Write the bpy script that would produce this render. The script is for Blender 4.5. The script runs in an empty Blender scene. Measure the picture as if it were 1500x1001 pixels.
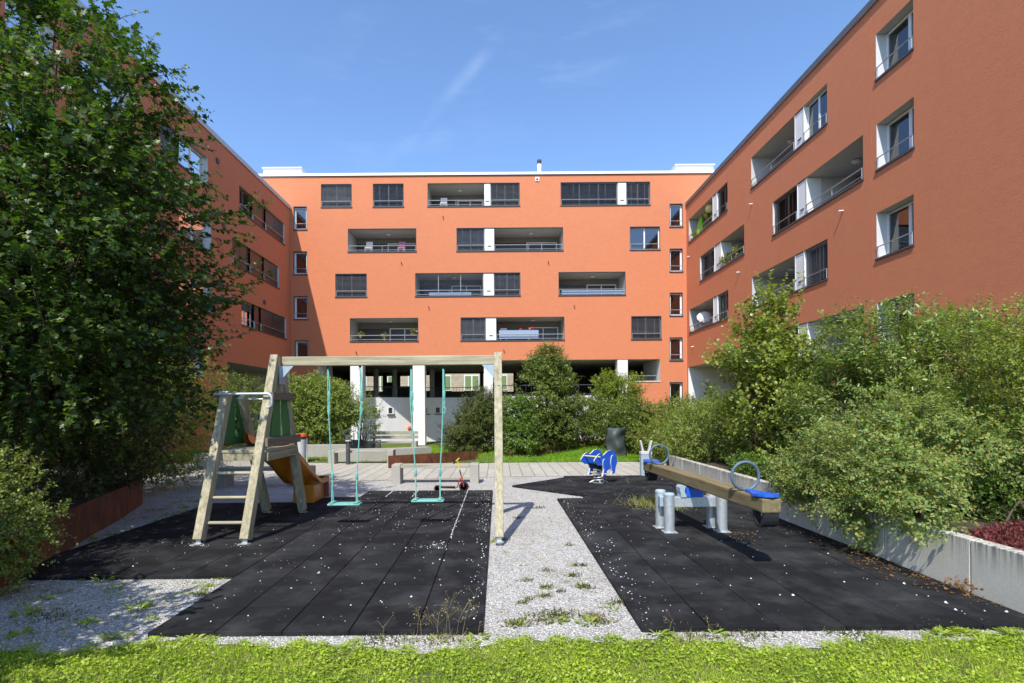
import bpy, math, random
import numpy as np
from mathutils import Vector, Matrix
PI = math.pi
scene = bpy.context.scene
COL = scene.collection
rng = np.random.default_rng(7)
random.seed(7)

# ------------------------------------------------------------------ camera model of the photograph
F, VPX, VPY, ROLL, H = 780.0, 730.0, 598.0, 0.0075, 1.65
def unroll(x, y):
    ex, ey = x - VPX, y - VPY
    return ex - ROLL * ey, ey + ROLL * ex
def gp(x, y, h=0.0):
    """photo pixel -> point on a horizontal plane"""
    ex, ey = unroll(x, y); d = F * (H - h) / ey
    return (ex * d / F, d, h)
def at(x, y, Y):
    ex, ey = unroll(x, y)
    return (ex * Y / F, Y, H - ey * Y / F)

# ------------------------------------------------------------------ object helpers
def tag(o, label=None, cat=None, group=None, kind=None):
    if label: o['label'] = label
    if cat: o['category'] = cat
    if group: o['group'] = group
    if kind: o['kind'] = kind
    return o
def thing(name, label, cat, loc=(0, 0, 0), group=None):
    o = bpy.data.objects.new(name, None)
    o.empty_display_size = 0.2
    COL.objects.link(o); o.location = loc
    return tag(o, label, cat, group)
def root_loc(p):
    while p.parent: p = p.parent
    return Vector(p.location)
def link_mesh(name, me, mats, parent=None, smooth=None, bevel=0, world=True):
    if not isinstance(mats, (list, tuple)): mats = [mats]
    for m in mats: me.materials.append(m)
    o = bpy.data.objects.new(name, me); COL.objects.link(o)
    if parent is not None:
        if world:
            r = root_loc(parent)
            if r.length > 0: me.transform(Matrix.Translation(-r))
        o.parent = parent
    if bevel:
        b = o.modifiers.new('bevel', 'BEVEL'); b.width = bevel; b.segments = 2; b.limit_method = 'ANGLE'; b.angle_limit = 0.6
    if smooth is not None:
        for p in me.polygons: p.use_smooth = True
        if smooth < 3.1: me.set_sharp_from_angle(angle=smooth)
    return o

class MB:
    """collects simple solids into one mesh"""
    def __init__(s): s.v = []; s.f = []; s.m = []
    def add(s, vs, fs, m=0):
        n = len(s.v); s.v += [tuple(v) for v in vs]
        s.f += [tuple(i + n for i in f) for f in fs]; s.m += [m] * len(fs)
        return s
    def hexa(s, c, m=0):
        return s.add(c, [(0, 3, 2, 1), (4, 5, 6, 7), (0, 1, 5, 4), (1, 2, 6, 5), (2, 3, 7, 6), (3, 0, 4, 7)], m)
    def box(s, x0, x1, y0, y1, z0, z1, m=0):
        return s.hexa([(x0, y0, z0), (x1, y0, z0), (x1, y1, z0), (x0, y1, z0), (x0, y0, z1), (x1, y0, z1), (x1, y1, z1), (x0, y1, z1)], m)
    def beam(s, p0, p1, w, t, side=(1, 0, 0), m=0, w1=None, t1=None):
        p0, p1 = Vector(p0), Vector(p1); d = (p1 - p0).normalized()
        a = Vector(side); a = (a - d * a.dot(d)).normalized(); b = d.cross(a)
        w1 = w if w1 is None else w1; t1 = t if t1 is None else t1
        c = []
        for p, ww, tt in ((p0, w, t), (p1, w1, t1)):
            for i, j in ((-1, -1), (1, -1), (1, 1), (-1, 1)): c.append(p + a * (i * ww / 2) + b * (j * tt / 2))
        return s.hexa(c, m)
    def tube(s, pts, r, n=8, m=0, caps=True, closed=False):
        pts = [Vector(p) for p in pts]; k = len(pts)
        rs = r if isinstance(r, (list, tuple)) else [r] * k
        vs = []; prev = None
        for i, p in enumerate(pts):
            if closed: d = pts[(i + 1) % k] - pts[i - 1]
            else: d = (pts[min(i + 1, k - 1)] - pts[max(i - 1, 0)])
            d.normalize()
            if prev is None:
                a = d.orthogonal().normalized()
            else:
                a = prev - d * prev.dot(d); a = a.normalized() if a.length > 1e-6 else d.orthogonal().normalized()
            prev = a; b = d.cross(a)
            for j in range(n):
                t = 2 * PI * j / n; vs.append(p + (a * math.cos(t) + b * math.sin(t)) * rs[i])
        fs = []
        for i in range(k if closed else k - 1):
            i2 = (i + 1) % k
            for j in range(n): fs.append((i * n + j, i * n + (j + 1) % n, i2 * n + (j + 1) % n, i2 * n + j))
        if caps and not closed: fs += [tuple(range(n))[::-1], tuple((k - 1) * n + j for j in range(n))]
        return s.add(vs, fs, m)
    def lathe(s, prof, c=(0, 0, 0), n=20, m=0, axis='z'):
        vs = []; k = len(prof)
        for r, h in prof:
            for j in range(n):
                t = 2 * PI * j / n; q = (r * math.cos(t), r * math.sin(t), h)
                if axis == 'y': q = (q[0], q[2], q[1])
                if axis == 'x': q = (q[2], q[0], q[1])
                vs.append((q[0] + c[0], q[1] + c[1], q[2] + c[2]))
        fs = []
        for i in range(k - 1):
            for j in range(n): fs.append((i * n + j, i * n + (j + 1) % n, (i + 1) * n + (j + 1) % n, (i + 1) * n + j))
        if prof[0][0] > 1e-5: fs.append(tuple(range(n))[::-1])
        if prof[-1][0] > 1e-5: fs.append(tuple((k - 1) * n + j for j in range(n)))
        return s.add(vs, fs, m)
    def prism(s, poly, fn, t0, t1, m=0, mside=None):
        """poly of (a,b); fn(a,b,t)->point"""
        n = len(poly); vs = [fn(a, b, t0) for a, b in poly] + [fn(a, b, t1) for a, b in poly]
        s.add(vs, [tuple(range(n))[::-1], tuple(range(n, 2 * n))], m)
        return s.add(vs, [(i, (i + 1) % n, n + (i + 1) % n, n + i) for i in range(n)], m if mside is None else mside)
    def build(s, name, mats, parent=None, smooth=None, bevel=0, world=True):
        me = bpy.data.meshes.new(name); me.from_pydata(s.v, [], s.f)
        me.polygons.foreach_set('material_index', s.m); me.update()
        return link_mesh(name, me, mats, parent, smooth, bevel, world)

def arc(c, r, a0, a1, n, plane='xz'):
    out = []
    for i in range(n + 1):
        t = a0 + (a1 - a0) * i / n; u, v = r * math.cos(t), r * math.sin(t)
        out.append((c[0] + u, c[1], c[2] + v) if plane == 'xz' else (c[0], c[1] + u, c[2] + v) if plane == 'yz' else (c[0] + u, c[1] + v, c[2]))
    return out
def copy_tree(o, parent=None):
    c = o.copy(); COL.objects.link(c)
    if parent is not None: c.parent = parent
    for ch in list(o.children): copy_tree(ch, c)
    return c

def np_mesh(name, V, loops, counts):
    me = bpy.data.meshes.new(name)
    me.vertices.add(len(V)); me.vertices.foreach_set('co', np.ascontiguousarray(V, np.float32).ravel())
    me.loops.add(len(loops)); me.loops.foreach_set('vertex_index', np.ascontiguousarray(loops, np.int32))
    st = np.zeros(len(counts), np.int32); st[1:] = np.cumsum(counts)[:-1]
    me.polygons.add(len(counts)); me.polygons.foreach_set('loop_start', st)
    me.update(calc_edges=True)
    return me

# ------------------------------------------------------------------ materials
def lin(r, g, b):
    f = lambda c: (c / 255) / 12.92 if c <= 10 else ((c / 255 + 0.055) / 1.055) ** 2.4
    return (f(r), f(g), f(b))
class NT:
    def __init__(s, name):
        s.mat = bpy.data.materials.new(name); s.mat.use_nodes = True
        s.t = s.mat.node_tree; s.b = s.t.nodes['Principled BSDF']; s.out = s.t.nodes['Material Output']
    def n(s, kind, **kw):
        x = s.t.nodes.new(kind)
        for k, v in kw.items():
            if hasattr(x, k) and not k.startswith('i_'): setattr(x, k, v)
        return x
    def l(s, a, b): s.t.links.new(a, b)
    def coords(s, scale=(1, 1, 1), rot=(0, 0, 0), world=True):
        m = s.n('ShaderNodeMapping'); m.inputs['Scale'].default_value = scale; m.inputs['Rotation'].default_value = rot
        if world:
            g = s.n('ShaderNodeNewGeometry'); s.l(g.outputs['Position'], m.inputs['Vector'])
        else:
            g = s.n('ShaderNodeTexCoord'); s.l(g.outputs['Object'], m.inputs['Vector'])
        return m.outputs['Vector']
    def noise(s, vec, scale, detail=4, rough=0.55):
        x = s.n('ShaderNodeTexNoise'); x.inputs['Scale'].default_value = scale; x.inputs['Detail'].default_value = detail
        x.inputs['Roughness'].default_value = rough; s.l(vec, x.inputs['Vector']); return x.outputs['Fac']
    def ramp(s, fac, stops, interp='LINEAR'):
        r = s.n('ShaderNodeValToRGB'); r.color_ramp.interpolation = interp
        e = r.color_ramp.elements
        while len(e) < len(stops): e.new(0.5)
        for q, (p, c) in zip(e, stops):
            q.position = p; q.color = (*c, 1) if len(c) == 3 else c
        s.l(fac, r.inputs['Fac']); return r.outputs['Color']
    def mix(s, fac, a, b, mode='MIX'):
        m = s.n('ShaderNodeMix', data_type='RGBA', blend_type=mode)
        for sock, val in ((m.inputs[0], fac), (m.inputs[6], a), (m.inputs[7], b)):
            if hasattr(val, 'is_linked'): s.l(val, sock)
            elif isinstance(val, (int, float)): sock.default_value = val
            else: sock.default_value = (*val, 1)
        return m.outputs[2]
    def math(s, op, a, b=None, clamp=False):
        m = s.n('ShaderNodeMath', operation=op, use_clamp=clamp)
        for i, val in enumerate((a, b)):
            if val is None: continue
            if hasattr(val, 'is_linked'): s.l(val, m.inputs[i])
            else: m.inputs[i].default_value = val
        return m.outputs[0]
    def bump(s, h, strength=0.3, dist=0.01):
        b = s.n('ShaderNodeBump'); b.inputs['Strength'].default_value = strength; b.inputs['Distance'].default_value = dist
        s.l(h, b.inputs['Height']); s.l(b.outputs['Normal'], s.b.inputs['Normal'])
    def col(s, c):
        if hasattr(c, 'is_linked'): s.l(c, s.b.inputs['Base Color'])
        else: s.b.inputs['Base Color'].default_value = (*c, 1)
    def rough(s, v):
        if hasattr(v, 'is_linked'): s.l(v, s.b.inputs['Roughness'])
        else: s.b.inputs['Roughness'].default_value = v

def simple(name, c, rough=0.6, metal=0.0, var=0.15, scale=12, bump=0.0, spec=0.4, stretch=(1, 1, 1), world=False, bscale=None):
    k = NT(name); v = k.coords(stretch, world=world)
    n = k.noise(v, scale)
    k.col(k.ramp(n, [(0.25, tuple(x * (1 - var) for x in c)), (0.75, tuple(min(1, x * (1 + var)) for x in c))]))
    k.rough(k.ramp(n, [(0.2, (rough * 0.85,) * 3), (0.8, (min(1, rough * 1.15),) * 3)]))
    k.b.inputs['Metallic'].default_value = metal; k.b.inputs['Specular IOR Level'].default_value = spec
    if bump: k.bump(k.noise(v, bscale or scale * 6), bump, 0.004)
    return k.mat

def plaster(name, c):
    k = NT(name); v = k.coords()
    big = k.noise(k.coords((0.35, 0.35, 0.16)), 1.0, 5, 0.6)
    streak = k.noise(k.coords((2.2, 2.2, 0.10)), 1.0, 4, 0.6)
    fine = k.noise(v, 26, 6, 0.7)
    a = k.ramp(big, [(0.3, tuple(x * 0.93 for x in c)), (0.7, tuple(x * 1.05 for x in c))])
    b = k.mix(0.14, a, k.ramp(streak, [(0.35, tuple(x * 0.86 for x in c)), (0.6, tuple(x * 1.04 for x in c))]))
    mid = k.noise(k.coords((1, 1, 1.6)), 3.2, 6, 0.7)
    d = k.mix(0.5, b, k.ramp(mid, [(0.32, tuple(x * 0.86 for x in c)), (0.68, tuple(x * 1.12 for x in c))]))
    d = k.mix(0.4, d, k.ramp(fine, [(0.3, tuple(x * 0.80 for x in c)), (0.7, tuple(x * 1.18 for x in c))]))
    k.col(d); k.rough(0.92); k.b.inputs['Specular IOR Level'].default_value = 0.15
    vo = k.n('ShaderNodeTexVoronoi'); vo.inputs['Scale'].default_value = 70; k.l(v, vo.inputs['Vector'])
    h = k.math('ADD', k.math('MULTIPLY', fine, 0.8), k.math('MULTIPLY', vo.outputs['Distance'], 0.7))
    h = k.math('ADD', h, k.math('MULTIPLY', k.noise(k.coords((0.5, 0.5, 3.0)), 3.0, 3), 0.6))
    k.bump(h, 0.45, 0.012)
    return k.mat

def wood(name, c1, c2, axis=2, dark=(0.10, 0.085, 0.06), green=0.25):
    k = NT(name); st = [28.0, 28.0, 28.0]; st[axis] = 1.3
    v = k.coords(tuple(st), world=True)
    n = k.noise(v, 1.0, 6, 0.65); st2 = [90.0] * 3; st2[axis] = 2.0
    fine = k.noise(k.coords(tuple(st2)), 1.0, 3, 0.6)
    c = k.ramp(n, [(0.25, dark), (0.42, c1), (0.72, c2)])
    c = k.mix(k.math('MULTIPLY', fine, 0.45), c, k.ramp(fine, [(0.35, tuple(x * 0.55 for x in c1)), (0.65, tuple(min(1, x * 1.15) for x in c2))]))
    blot = k.noise(k.coords(), 3.5, 4)
    c = k.mix(k.math('MULTIPLY', k.ramp(blot, [(0.45, (0, 0, 0)), (0.7, (1, 1, 1))]), green), c, (0.17, 0.18, 0.09))
    k.col(c); k.rough(0.8); k.b.inputs['Specular IOR Level'].default_value = 0.2
    k.bump(k.math('ADD', n, k.math('MULTIPLY', fine, 0.6)), 0.35, 0.004)
    return k.mat

def concrete(name, c, stain=0.5, ztop=None):
    k = NT(name); v = k.coords()
    big = k.noise(v, 1.6, 5, 0.6); fine = k.noise(v, 45, 4, 0.7)
    col = k.ramp(big, [(0.3, tuple(x * 0.82 for x in c)), (0.7, tuple(x * 1.08 for x in c))])
    col = k.mix(0.35, col, k.ramp(fine, [(0.3, tuple(x * 0.7 for x in c)), (0.7, tuple(x * 1.15 for x in c))]))
    if ztop is not None:   # black drip stains that start at the top edge
        sep = k.n('ShaderNodeSeparateXYZ'); g = k.n('ShaderNodeNewGeometry'); k.l(g.outputs['Position'], sep.inputs[0])
        top = k.n('ShaderNodeMapRange'); k.l(sep.outputs['Z'], top.inputs[0])
        top.inputs[1].default_value = ztop - 0.32; top.inputs[2].default_value = ztop
        dr = k.noise(k.coords((26, 26, 1.0)), 1.0, 4, 0.7)
        f = k.math('MULTIPLY', k.math('POWER', top.outputs[0], 2.0), k.ramp(dr, [(0.42, (0, 0, 0)), (0.62, (1, 1, 1))]))
        col = k.mix(k.math('MULTIPLY', f, stain), col, (0.05, 0.048, 0.042))
    k.col(col); k.rough(0.9); k.b.inputs['Specular IOR Level'].default_value = 0.2
    k.bump(fine, 0.25, 0.004)
    return k.mat

def leafmat(name, cols, trans=0.3, rough=0.45, spec=0.45):
    k = NT(name); g = k.n('ShaderNodeNewGeometry')
    cs = [tuple(c) for c in cols]; n = len(cs)
    c = k.ramp(g.outputs['Random Per Island'], [(i / max(1, n - 1), q) for i, q in enumerate(cs)])
    cl = k.noise(k.coords(), 1.7, 2)
    c = k.mix(0.45, c, k.mix(1.0, c, k.ramp(cl, [(0.35, (0.62, 0.7, 0.6)), (0.65, (1.3, 1.25, 1.15))]), 'MULTIPLY'))
    k.col(c); k.rough(rough); k.b.inputs['Specular IOR Level'].default_value = spec
    tr = k.n('ShaderNodeBsdfTranslucent'); k.l(k.mix(1.0, c, (1.5, 1.7, 0.6), 'MULTIPLY'), tr.inputs['Color'])
    mx = k.n('ShaderNodeMixShader'); mx.inputs[0].default_value = trans
    k.l(k.b.outputs[0], mx.inputs[1]); k.l(tr.outputs[0], mx.inputs[2]); k.l(mx.outputs[0], k.out.inputs['Surface'])
    return k.mat

def glassmat(name, tint=0.75, extra=0.06, amp=1.4):
    k = NT(name); t = k.n('ShaderNodeBsdfTransparent'); t.inputs[0].default_value = (tint, tint, tint * 1.02, 1)
    gl = k.n('ShaderNodeBsdfGlossy'); gl.inputs['Roughness'].default_value = 0.02
    fr = k.n('ShaderNodeFresnel'); fr.inputs['IOR'].default_value = 1.6
    f = k.math('ADD', k.math('MULTIPLY', fr.outputs[0], amp), extra, True)
    mx = k.n('ShaderNodeMixShader'); k.l(f, mx.inputs[0]); k.l(t.outputs[0], mx.inputs[1]); k.l(gl.outputs[0], mx.inputs[2])
    k.l(mx.outputs[0], k.out.inputs['Surface'])
    k.t.nodes.remove(k.b)
    return k.mat

M = {}
M['orange'] = plaster('orange_plaster', (0.58, 0.208, 0.104))
M['white_plaster'] = simple('white_plaster', (0.74, 0.73, 0.71), 0.85, var=0.06, scale=2, bump=0.1)
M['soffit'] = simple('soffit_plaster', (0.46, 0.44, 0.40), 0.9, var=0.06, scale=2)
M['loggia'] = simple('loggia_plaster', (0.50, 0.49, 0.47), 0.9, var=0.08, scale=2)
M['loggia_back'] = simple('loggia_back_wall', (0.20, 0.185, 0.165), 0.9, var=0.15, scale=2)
M['reveal'] = simple('reveal_paint', (0.60, 0.61, 0.61), 0.6, var=0.05, scale=5)
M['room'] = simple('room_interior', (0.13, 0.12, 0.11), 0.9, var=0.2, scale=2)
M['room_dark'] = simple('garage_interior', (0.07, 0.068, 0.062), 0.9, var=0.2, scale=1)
M['trim'] = simple('dark_metal_trim', (0.06, 0.062, 0.068), 0.45, var=0.2, scale=8)
M['blind'] = simple('grey_blind', (0.125, 0.13, 0.145), 0.42, var=0.12, scale=3, spec=0.5)
M['blind_brown'] = simple('brown_blind', (0.07, 0.04, 0.035), 0.5, var=0.15, scale=3)
M['panel_brown'] = simple('brown_panel', (0.15, 0.062, 0.04), 0.45, var=0.1, scale=3)
M['panel_dark'] = simple('dark_panel', (0.05, 0.04, 0.042), 0.3, var=0.15, scale=3)
M['frame'] = simple('white_window_frame', (0.72, 0.72, 0.71), 0.4, var=0.05)
M['rail'] = simple('galvanised_rail', (0.42, 0.43, 0.43), 0.4, metal=0.5, var=0.15)
M['glass'] = glassmat('window_glass')
M['glass_clear'] = glassmat('clear_glazing', 0.94, 0.0, 0.18)
M['curtain'] = simple('curtain', (0.55, 0.54, 0.50), 0.9, var=0.1, scale=20, stretch=(1, 1, 0.05))
M['cap_white'] = simple('white_roof_edge', (0.78, 0.78, 0.77), 0.5, var=0.05, scale=2)
M['cap_dark'] = simple('metal_roof_edge', (0.13, 0.125, 0.125), 0.5, metal=0.3, var=0.15, scale=2)
M['concrete'] = concrete('wall_concrete', (0.60, 0.565, 0.48), 0.85, 0.5)
M['concrete_old'] = concrete('weathered_concrete', (0.36, 0.345, 0.30))
def corten():
    k = NT('rusted_steel'); n = k.noise(k.coords((3, 3, 1.5)), 2.0, 6, 0.7)
    k.col(k.ramp(n, [(0.25, (0.04, 0.014, 0.008)), (0.5, (0.135, 0.042, 0.015)), (0.75, (0.25, 0.085, 0.028))])); k.rough(0.85)
    k.bump(k.noise(k.coords(), 60, 4), 0.2, 0.003); return k.mat
M['corten'] = corten()
M['wood_z'] = wood('weathered_post_wood', (0.27, 0.235, 0.15), (0.52, 0.465, 0.33), 2)
M['wood_x'] = wood('weathered_beam_wood', (0.30, 0.265, 0.17), (0.52, 0.47, 0.33), 0)
M['wood_y'] = wood('weathered_plank_wood', (0.25, 0.21, 0.13), (0.44, 0.38, 0.26), 1)
M['wood_brown'] = wood('brown_rail_wood', (0.15, 0.11, 0.08), (0.27, 0.21, 0.155), 1)
M['wood_seesaw'] = wood('mossy_beam_wood', (0.15, 0.112, 0.055), (0.27, 0.205, 0.11), 1, dark=(.07,.052,.03), green=0.4)
M['wood_bench'] = wood('grey_bench_wood', (0.28, 0.26, 0.20), (0.46, 0.44, 0.36), 0)
M['galv'] = simple('galvanised_steel', (0.50, 0.53, 0.54), 0.45, metal=0.55, var=0.14, scale=25, bump=0.05)
M['galv_dull'] = simple('dull_painted_steel', (0.36, 0.44, 0.50), 0.5, metal=0.2, var=0.12, scale=15)
M['green_panel'] = simple('green_board', (0.028, 0.150, 0.045), 0.5, var=0.18, scale=9)
M['slide'] = simple('orange_slide_plastic', (0.52, 0.180, 0.014), 0.30, var=0.12, scale=5, spec=0.5)
M['slide_edge'] = simple('red_brown_slide_edge', (0.22, 0.065, 0.04), 0.5, var=0.12)
M['rope'] = simple('turquoise_rope', (0.16, 0.42, 0.36), 0.7, var=0.2, scale=60)
M['seat_teal'] = simple('turquoise_seat', (0.15, 0.40, 0.345), 0.5, var=0.18, scale=14)
M['blue'] = simple('blue_plastic', (0.015, 0.10, 0.52), 0.38, var=0.1, scale=6, spec=0.5)
M['cream'] = simple('cream_edge', (0.66, 0.62, 0.50), 0.6, var=0.08)
M['yellow'] = simple('yellow_tube', (0.66, 0.55, 0.19), 0.5, var=0.1)
M['black'] = simple('black_rubber_part', (0.018, 0.018, 0.02), 0.6, var=0.2)
M['ringblue'] = simple('blue_grey_handle', (0.085, 0.125, 0.165), 0.45, var=0.3, scale=10)
M['red'] = simple('red_paint', (0.42, 0.03, 0.02), 0.4, var=0.1)
M['sc_yellow'] = simple('yellow_paint', (0.75, 0.55, 0.03), 0.4, var=0.05)
M['rim'] = simple('pale_rim', (0.55, 0.53, 0.55), 0.5, var=0.1)
M['orange_plastic'] = simple('orange_lid', (0.78, 0.13, 0.025), 0.45, var=0.08)
M['bin_grey'] = simple('bin_grey', (0.52, 0.52, 0.51), 0.5, var=0.08)
M['charcoal'] = simple('charcoal_paint', (0.055, 0.06, 0.072), 0.5, var=0.1)
M['tarp'] = simple('dark_tarpaulin', (0.05, 0.062, 0.062), 0.5, var=0.25, scale=5)
M['bark'] = simple('bark', (0.06, 0.046, 0.034), 0.9, var=0.35, scale=18, bump=0.5, stretch=(1, 1, 0.25))
M['twig'] = simple('twig_bark', (0.085, 0.062, 0.042), 0.85, var=0.3, scale=10)
M['soil'] = simple('planter_soil', (0.06, 0.042, 0.028), 0.95, var=0.4, scale=14, bump=0.5, world=True)
M['sage'] = simple('sage_shutter', (0.16, 0.24, 0.09), .6)
# ================================================================== GROUND, PATHS, MATS, LAWNS
def gz(x, y):
    """height of the terrain: level round the playground, falling to the houses"""
    t = min(1, max(0, (y - 21) / 11.0)); t = t * t * (3 - 2 * t)
    return -0.72 * t
xs = [-400, -120, -60, -40, -26, -13, -8, -4, 0, 4, 8, 13, 26, 40, 60, 120, 400]
ys = [-400, -100, -30, -10, 0, 4, 8, 12, 16, 20, 21, 22, 23, 24, 25, 26, 27, 28, 29, 30, 31, 32, 33, 34, 40, 60, 100, 200, 500]
mb = MB(); mb.v = [(x, y, gz(x, y)) for y in ys for x in xs]
nx = len(xs)
for j in range(len(ys) - 1):
    for i in range(nx - 1): mb.f.append((j * nx + i, j * nx + i + 1, (j + 1) * nx + i + 1, (j + 1) * nx + i)); mb.m.append(0)
def groundmat():
    k = NT('rough_lawn_soil'); a = k.noise(k.coords(), 0.9, 5, 0.6); b = k.noise(k.coords(), 38, 4, 0.7)
    c = k.ramp(a, [(0.3, (0.05, 0.065, 0.014)), (0.7, (0.11, 0.14, 0.022))])
    k.col(k.mix(0.6, c, k.ramp(b, [(0.3, (0.03, 0.035, 0.01)), (0.7, (0.13, 0.16, 0.03))]))); k.rough(0.95)
    k.bump(b, 0.8, 0.03); return k.mat
M['lawn'] = groundmat()
tag(mb.build('ground', M['lawn'], smooth=3.14), kind='structure')

def gravelmat():
    k = NT('grey_gravel'); v = k.coords()
    vo = k.n('ShaderNodeTexVoronoi'); vo.inputs['Scale'].default_value = 58; vo.inputs['Randomness'].default_value = 1; k.l(v, vo.inputs['Vector'])
    v2 = k.n('ShaderNodeTexVoronoi'); v2.inputs['Scale'].default_value = 95; k.l(v, v2.inputs['Vector'])
    sep = k.n('ShaderNodeSeparateColor'); k.l(vo.outputs['Color'], sep.inputs[0])
    c = k.ramp(sep.outputs[0], [(0.0, (0.31, 0.296, 0.268)), (0.35, (0.55, 0.53, 0.485)), (0.7, (0.69, 0.665, 0.61)), (1.0, (0.82, 0.79, 0.73))])
    sp2 = k.n('ShaderNodeSeparateColor'); k.l(v2.outputs['Color'], sp2.inputs[0])
    c = k.mix(0.35, c, k.ramp(sp2.outputs[1], [(0, (0.28, 0.277, 0.27)), (1, (0.66, 0.652, 0.64))]))
    crev = k.ramp(vo.outputs['Distance'], [(0.30, (1, 1, 1)), (0.62, (0.45, 0.43, 0.40))])
    c = k.mix(0.8, c, k.mix(1.0, c, crev, 'MULTIPLY'))
    big = k.noise(v, 1.1, 6, 0.65)
    c = k.mix(k.math('MULTIPLY', k.ramp(big, [(0.52, (0, 0, 0)), (0.72, (1, 1, 1))]), 0.5), c, (0.20, 0.17, 0.12))
    k.col(c); k.rough(0.9); k.b.inputs['Specular IOR Level'].default_value = 0.25
    h = k.math('SUBTRACT', 1.0, vo.outputs['Distance']); k.bump(h, 0.9, 0.014); return k.mat
M['gravel'] = gravelmat()
def sheet(name, poly, z, mat, sub=0):
    me = bpy.data.meshes.new(name); me.from_pydata([(x, y, z) for x, y in poly], [], [tuple(range(len(poly)))])
    return tag(link_mesh(name, me, mat), kind='structure')
# gravel play area with an uneven edge to the front lawn
edge = [(x, 3.70 + 0.07 * math.sin(x * 2.3) + 0.05 * math.sin(x * 5.1 + 1) + 0.03 * math.sin(x * 13)) for x in np.arange(-7.5, 4.6, 0.12)]
poly = edge + [(4.6, 12.5), (4.6, 15.0), (-9.5, 15.0), (-9.5, 9.0), (-7.5, 5.0)]
sheet('gravel', poly, 0.005, M['gravel'])

def pavermat():
    k = NT('pale_pavers'); v = k.coords(rot=(0, 0, PI / 2))
    br = k.n('ShaderNodeTexBrick'); br.offset = 0.37; br.inputs['Scale'].default_value = 1.0
    br.inputs['Brick Width'].default_value = 1.2; br.inputs['Row Height'].default_value = 0.29
    br.inputs['Mortar Size'].default_value = 0.011; br.inputs['Mortar Smooth'].default_value = 0.2
    br.inputs['Color1'].default_value = (0.36, 0.338, 0.285, 1); br.inputs['Color2'].default_value = (0.42, 0.395, 0.335, 1); br.inputs['Mortar'].default_value = (0.17, 0.155, 0.13, 1)
    k.l(v, br.inputs['Vector'])
    n = k.noise(k.coords(), 6, 5, 0.7)
    k.col(k.mix(0.6, br.outputs['Color'], k.mix(1.0, br.outputs['Color'], k.ramp(n, [(0.3, (0.72, 0.72, 0.71)), (0.7, (1.14, 1.13, 1.1))]), 'MULTIPLY')))
    k.rough(0.9); k.bump(br.outputs['Fac'], -0.4, 0.006); return k.mat
M['paver'] = pavermat()
sheet('path', [(-12.5, 11.8), (-2.6, 12.25), (0.3, 12.75), (3.95, 12.78), (6.5, 12.8), (6.5, 15.85), (3, 15.95), (0.5, 16.0), (-1.6, 15.75), (-2.95, 14.75), (-3.3, 16.1), (-12.5, 17.0)], 0.0105, M['paver'])

def rubbermat():
    k = NT('black_rubber_tiles'); v = k.coords(); g = k.n('ShaderNodeNewGeometry')
    base = k.ramp(g.outputs['Random Per Island'], [(0, (0.0070, 0.0070, 0.0076)), (0.75, (0.0095, 0.0096, 0.0104)), (1, (0.018, 0.0185, 0.0205))])
    n = k.noise(v, 2.2, 6, 0.65); f = k.noise(v, 170, 3, 0.7)
    c = k.mix(k.math('MULTIPLY', k.ramp(n, [(0.45, (0, 0, 0)), (0.72, (1, 1, 1))]), 0.46), base, (0.070, 0.070, 0.070))
    c = k.mix(0.5, c, k.mix(1.0, c, k.ramp(f, [(0.3, (0.45, 0.45, 0.45)), (0.75, (1.7, 1.7, 1.7))]), 'MULTIPLY'))
    k.col(c); k.rough(0.92); k.b.inputs['Specular IOR Level'].default_value = 0.22
    k.bump(f, 0.6, 0.004); return k.mat
M['rubber'] = rubbermat()
ZM = 0.042
def mat_tiles(name, cells, rotc=None):
    """cells: list of (x0,x1,y0,y1) rubber tiles with chamfered tops"""
    mb = MB(); r = random.Random(len(cells))
    for x0, x1, y0, y1 in cells:
        g = 0.004; c = 0.004; zt = ZM + r.uniform(-0.002, 0.002)
        tl = [r.uniform(-0.0015, 0.0015) for _ in range(4)]
        lo = [(x0 + g, y0 + g), (x1 - g, y0 + g), (x1 - g, y1 - g), (x0 + g, y1 - g)]
        hi = [(x0 + g + c, y0 + g + c), (x1 - g - c, y0 + g + c), (x1 - g - c, y1 - g - c), (x0 + g + c, y1 - g - c)]
        vs = [(x, y, 0.002) for x, y in lo] + [(x, y, zt - c + t) for (x, y), t in zip(lo, tl)] + [(x, y, zt + t) for (x, y), t in zip(hi, tl)]
        if rotc:
            cx, cy, a = rotc; ca, sa = math.cos(a), math.sin(a)
            vs = [(cx + (x - cx) * ca - (y - cy) * sa, cy + (x - cx) * sa + (y - cy) * ca, z) for x, y, z in vs]
        fs = [(8, 9, 10, 11)]
        for a in (0, 4):
            for i in range(4): fs.append((a + i, a + (i + 1) % 4, a + 4 + (i + 1) % 4, a + 4 + i))
        mb.add(vs, fs)
    return mb.build(name, M['rubber'])
def grid(x0, nx, y0, ny, w=0.5, h=0.5):
    return [(x0 + i * w, x0 + (i + 1) * w, y0 + j * h, y0 + (j + 1) * h) for i in range(nx) for j in range(ny)]
wl = 0.488
cl = grid(-2.56, 5, 3.86, 13, wl, 0.508) + grid(-2.56 - 5 * wl, 5, 3.86 + 0.508 * 3 - 0.2 + 0.0, 9, wl, 0.508)
cl = [c for c in cl if not (c[0] < -4.0 and c[2] > 9.2)]
tag(mat_tiles('rubber_mat', cl), kind='structure')
wr = 0.5
cr = grid(1.03, 6, 3.88, 11, 0.499, 0.508)
tag(mat_tiles('rubber_mat', cr), kind='structure')
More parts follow.
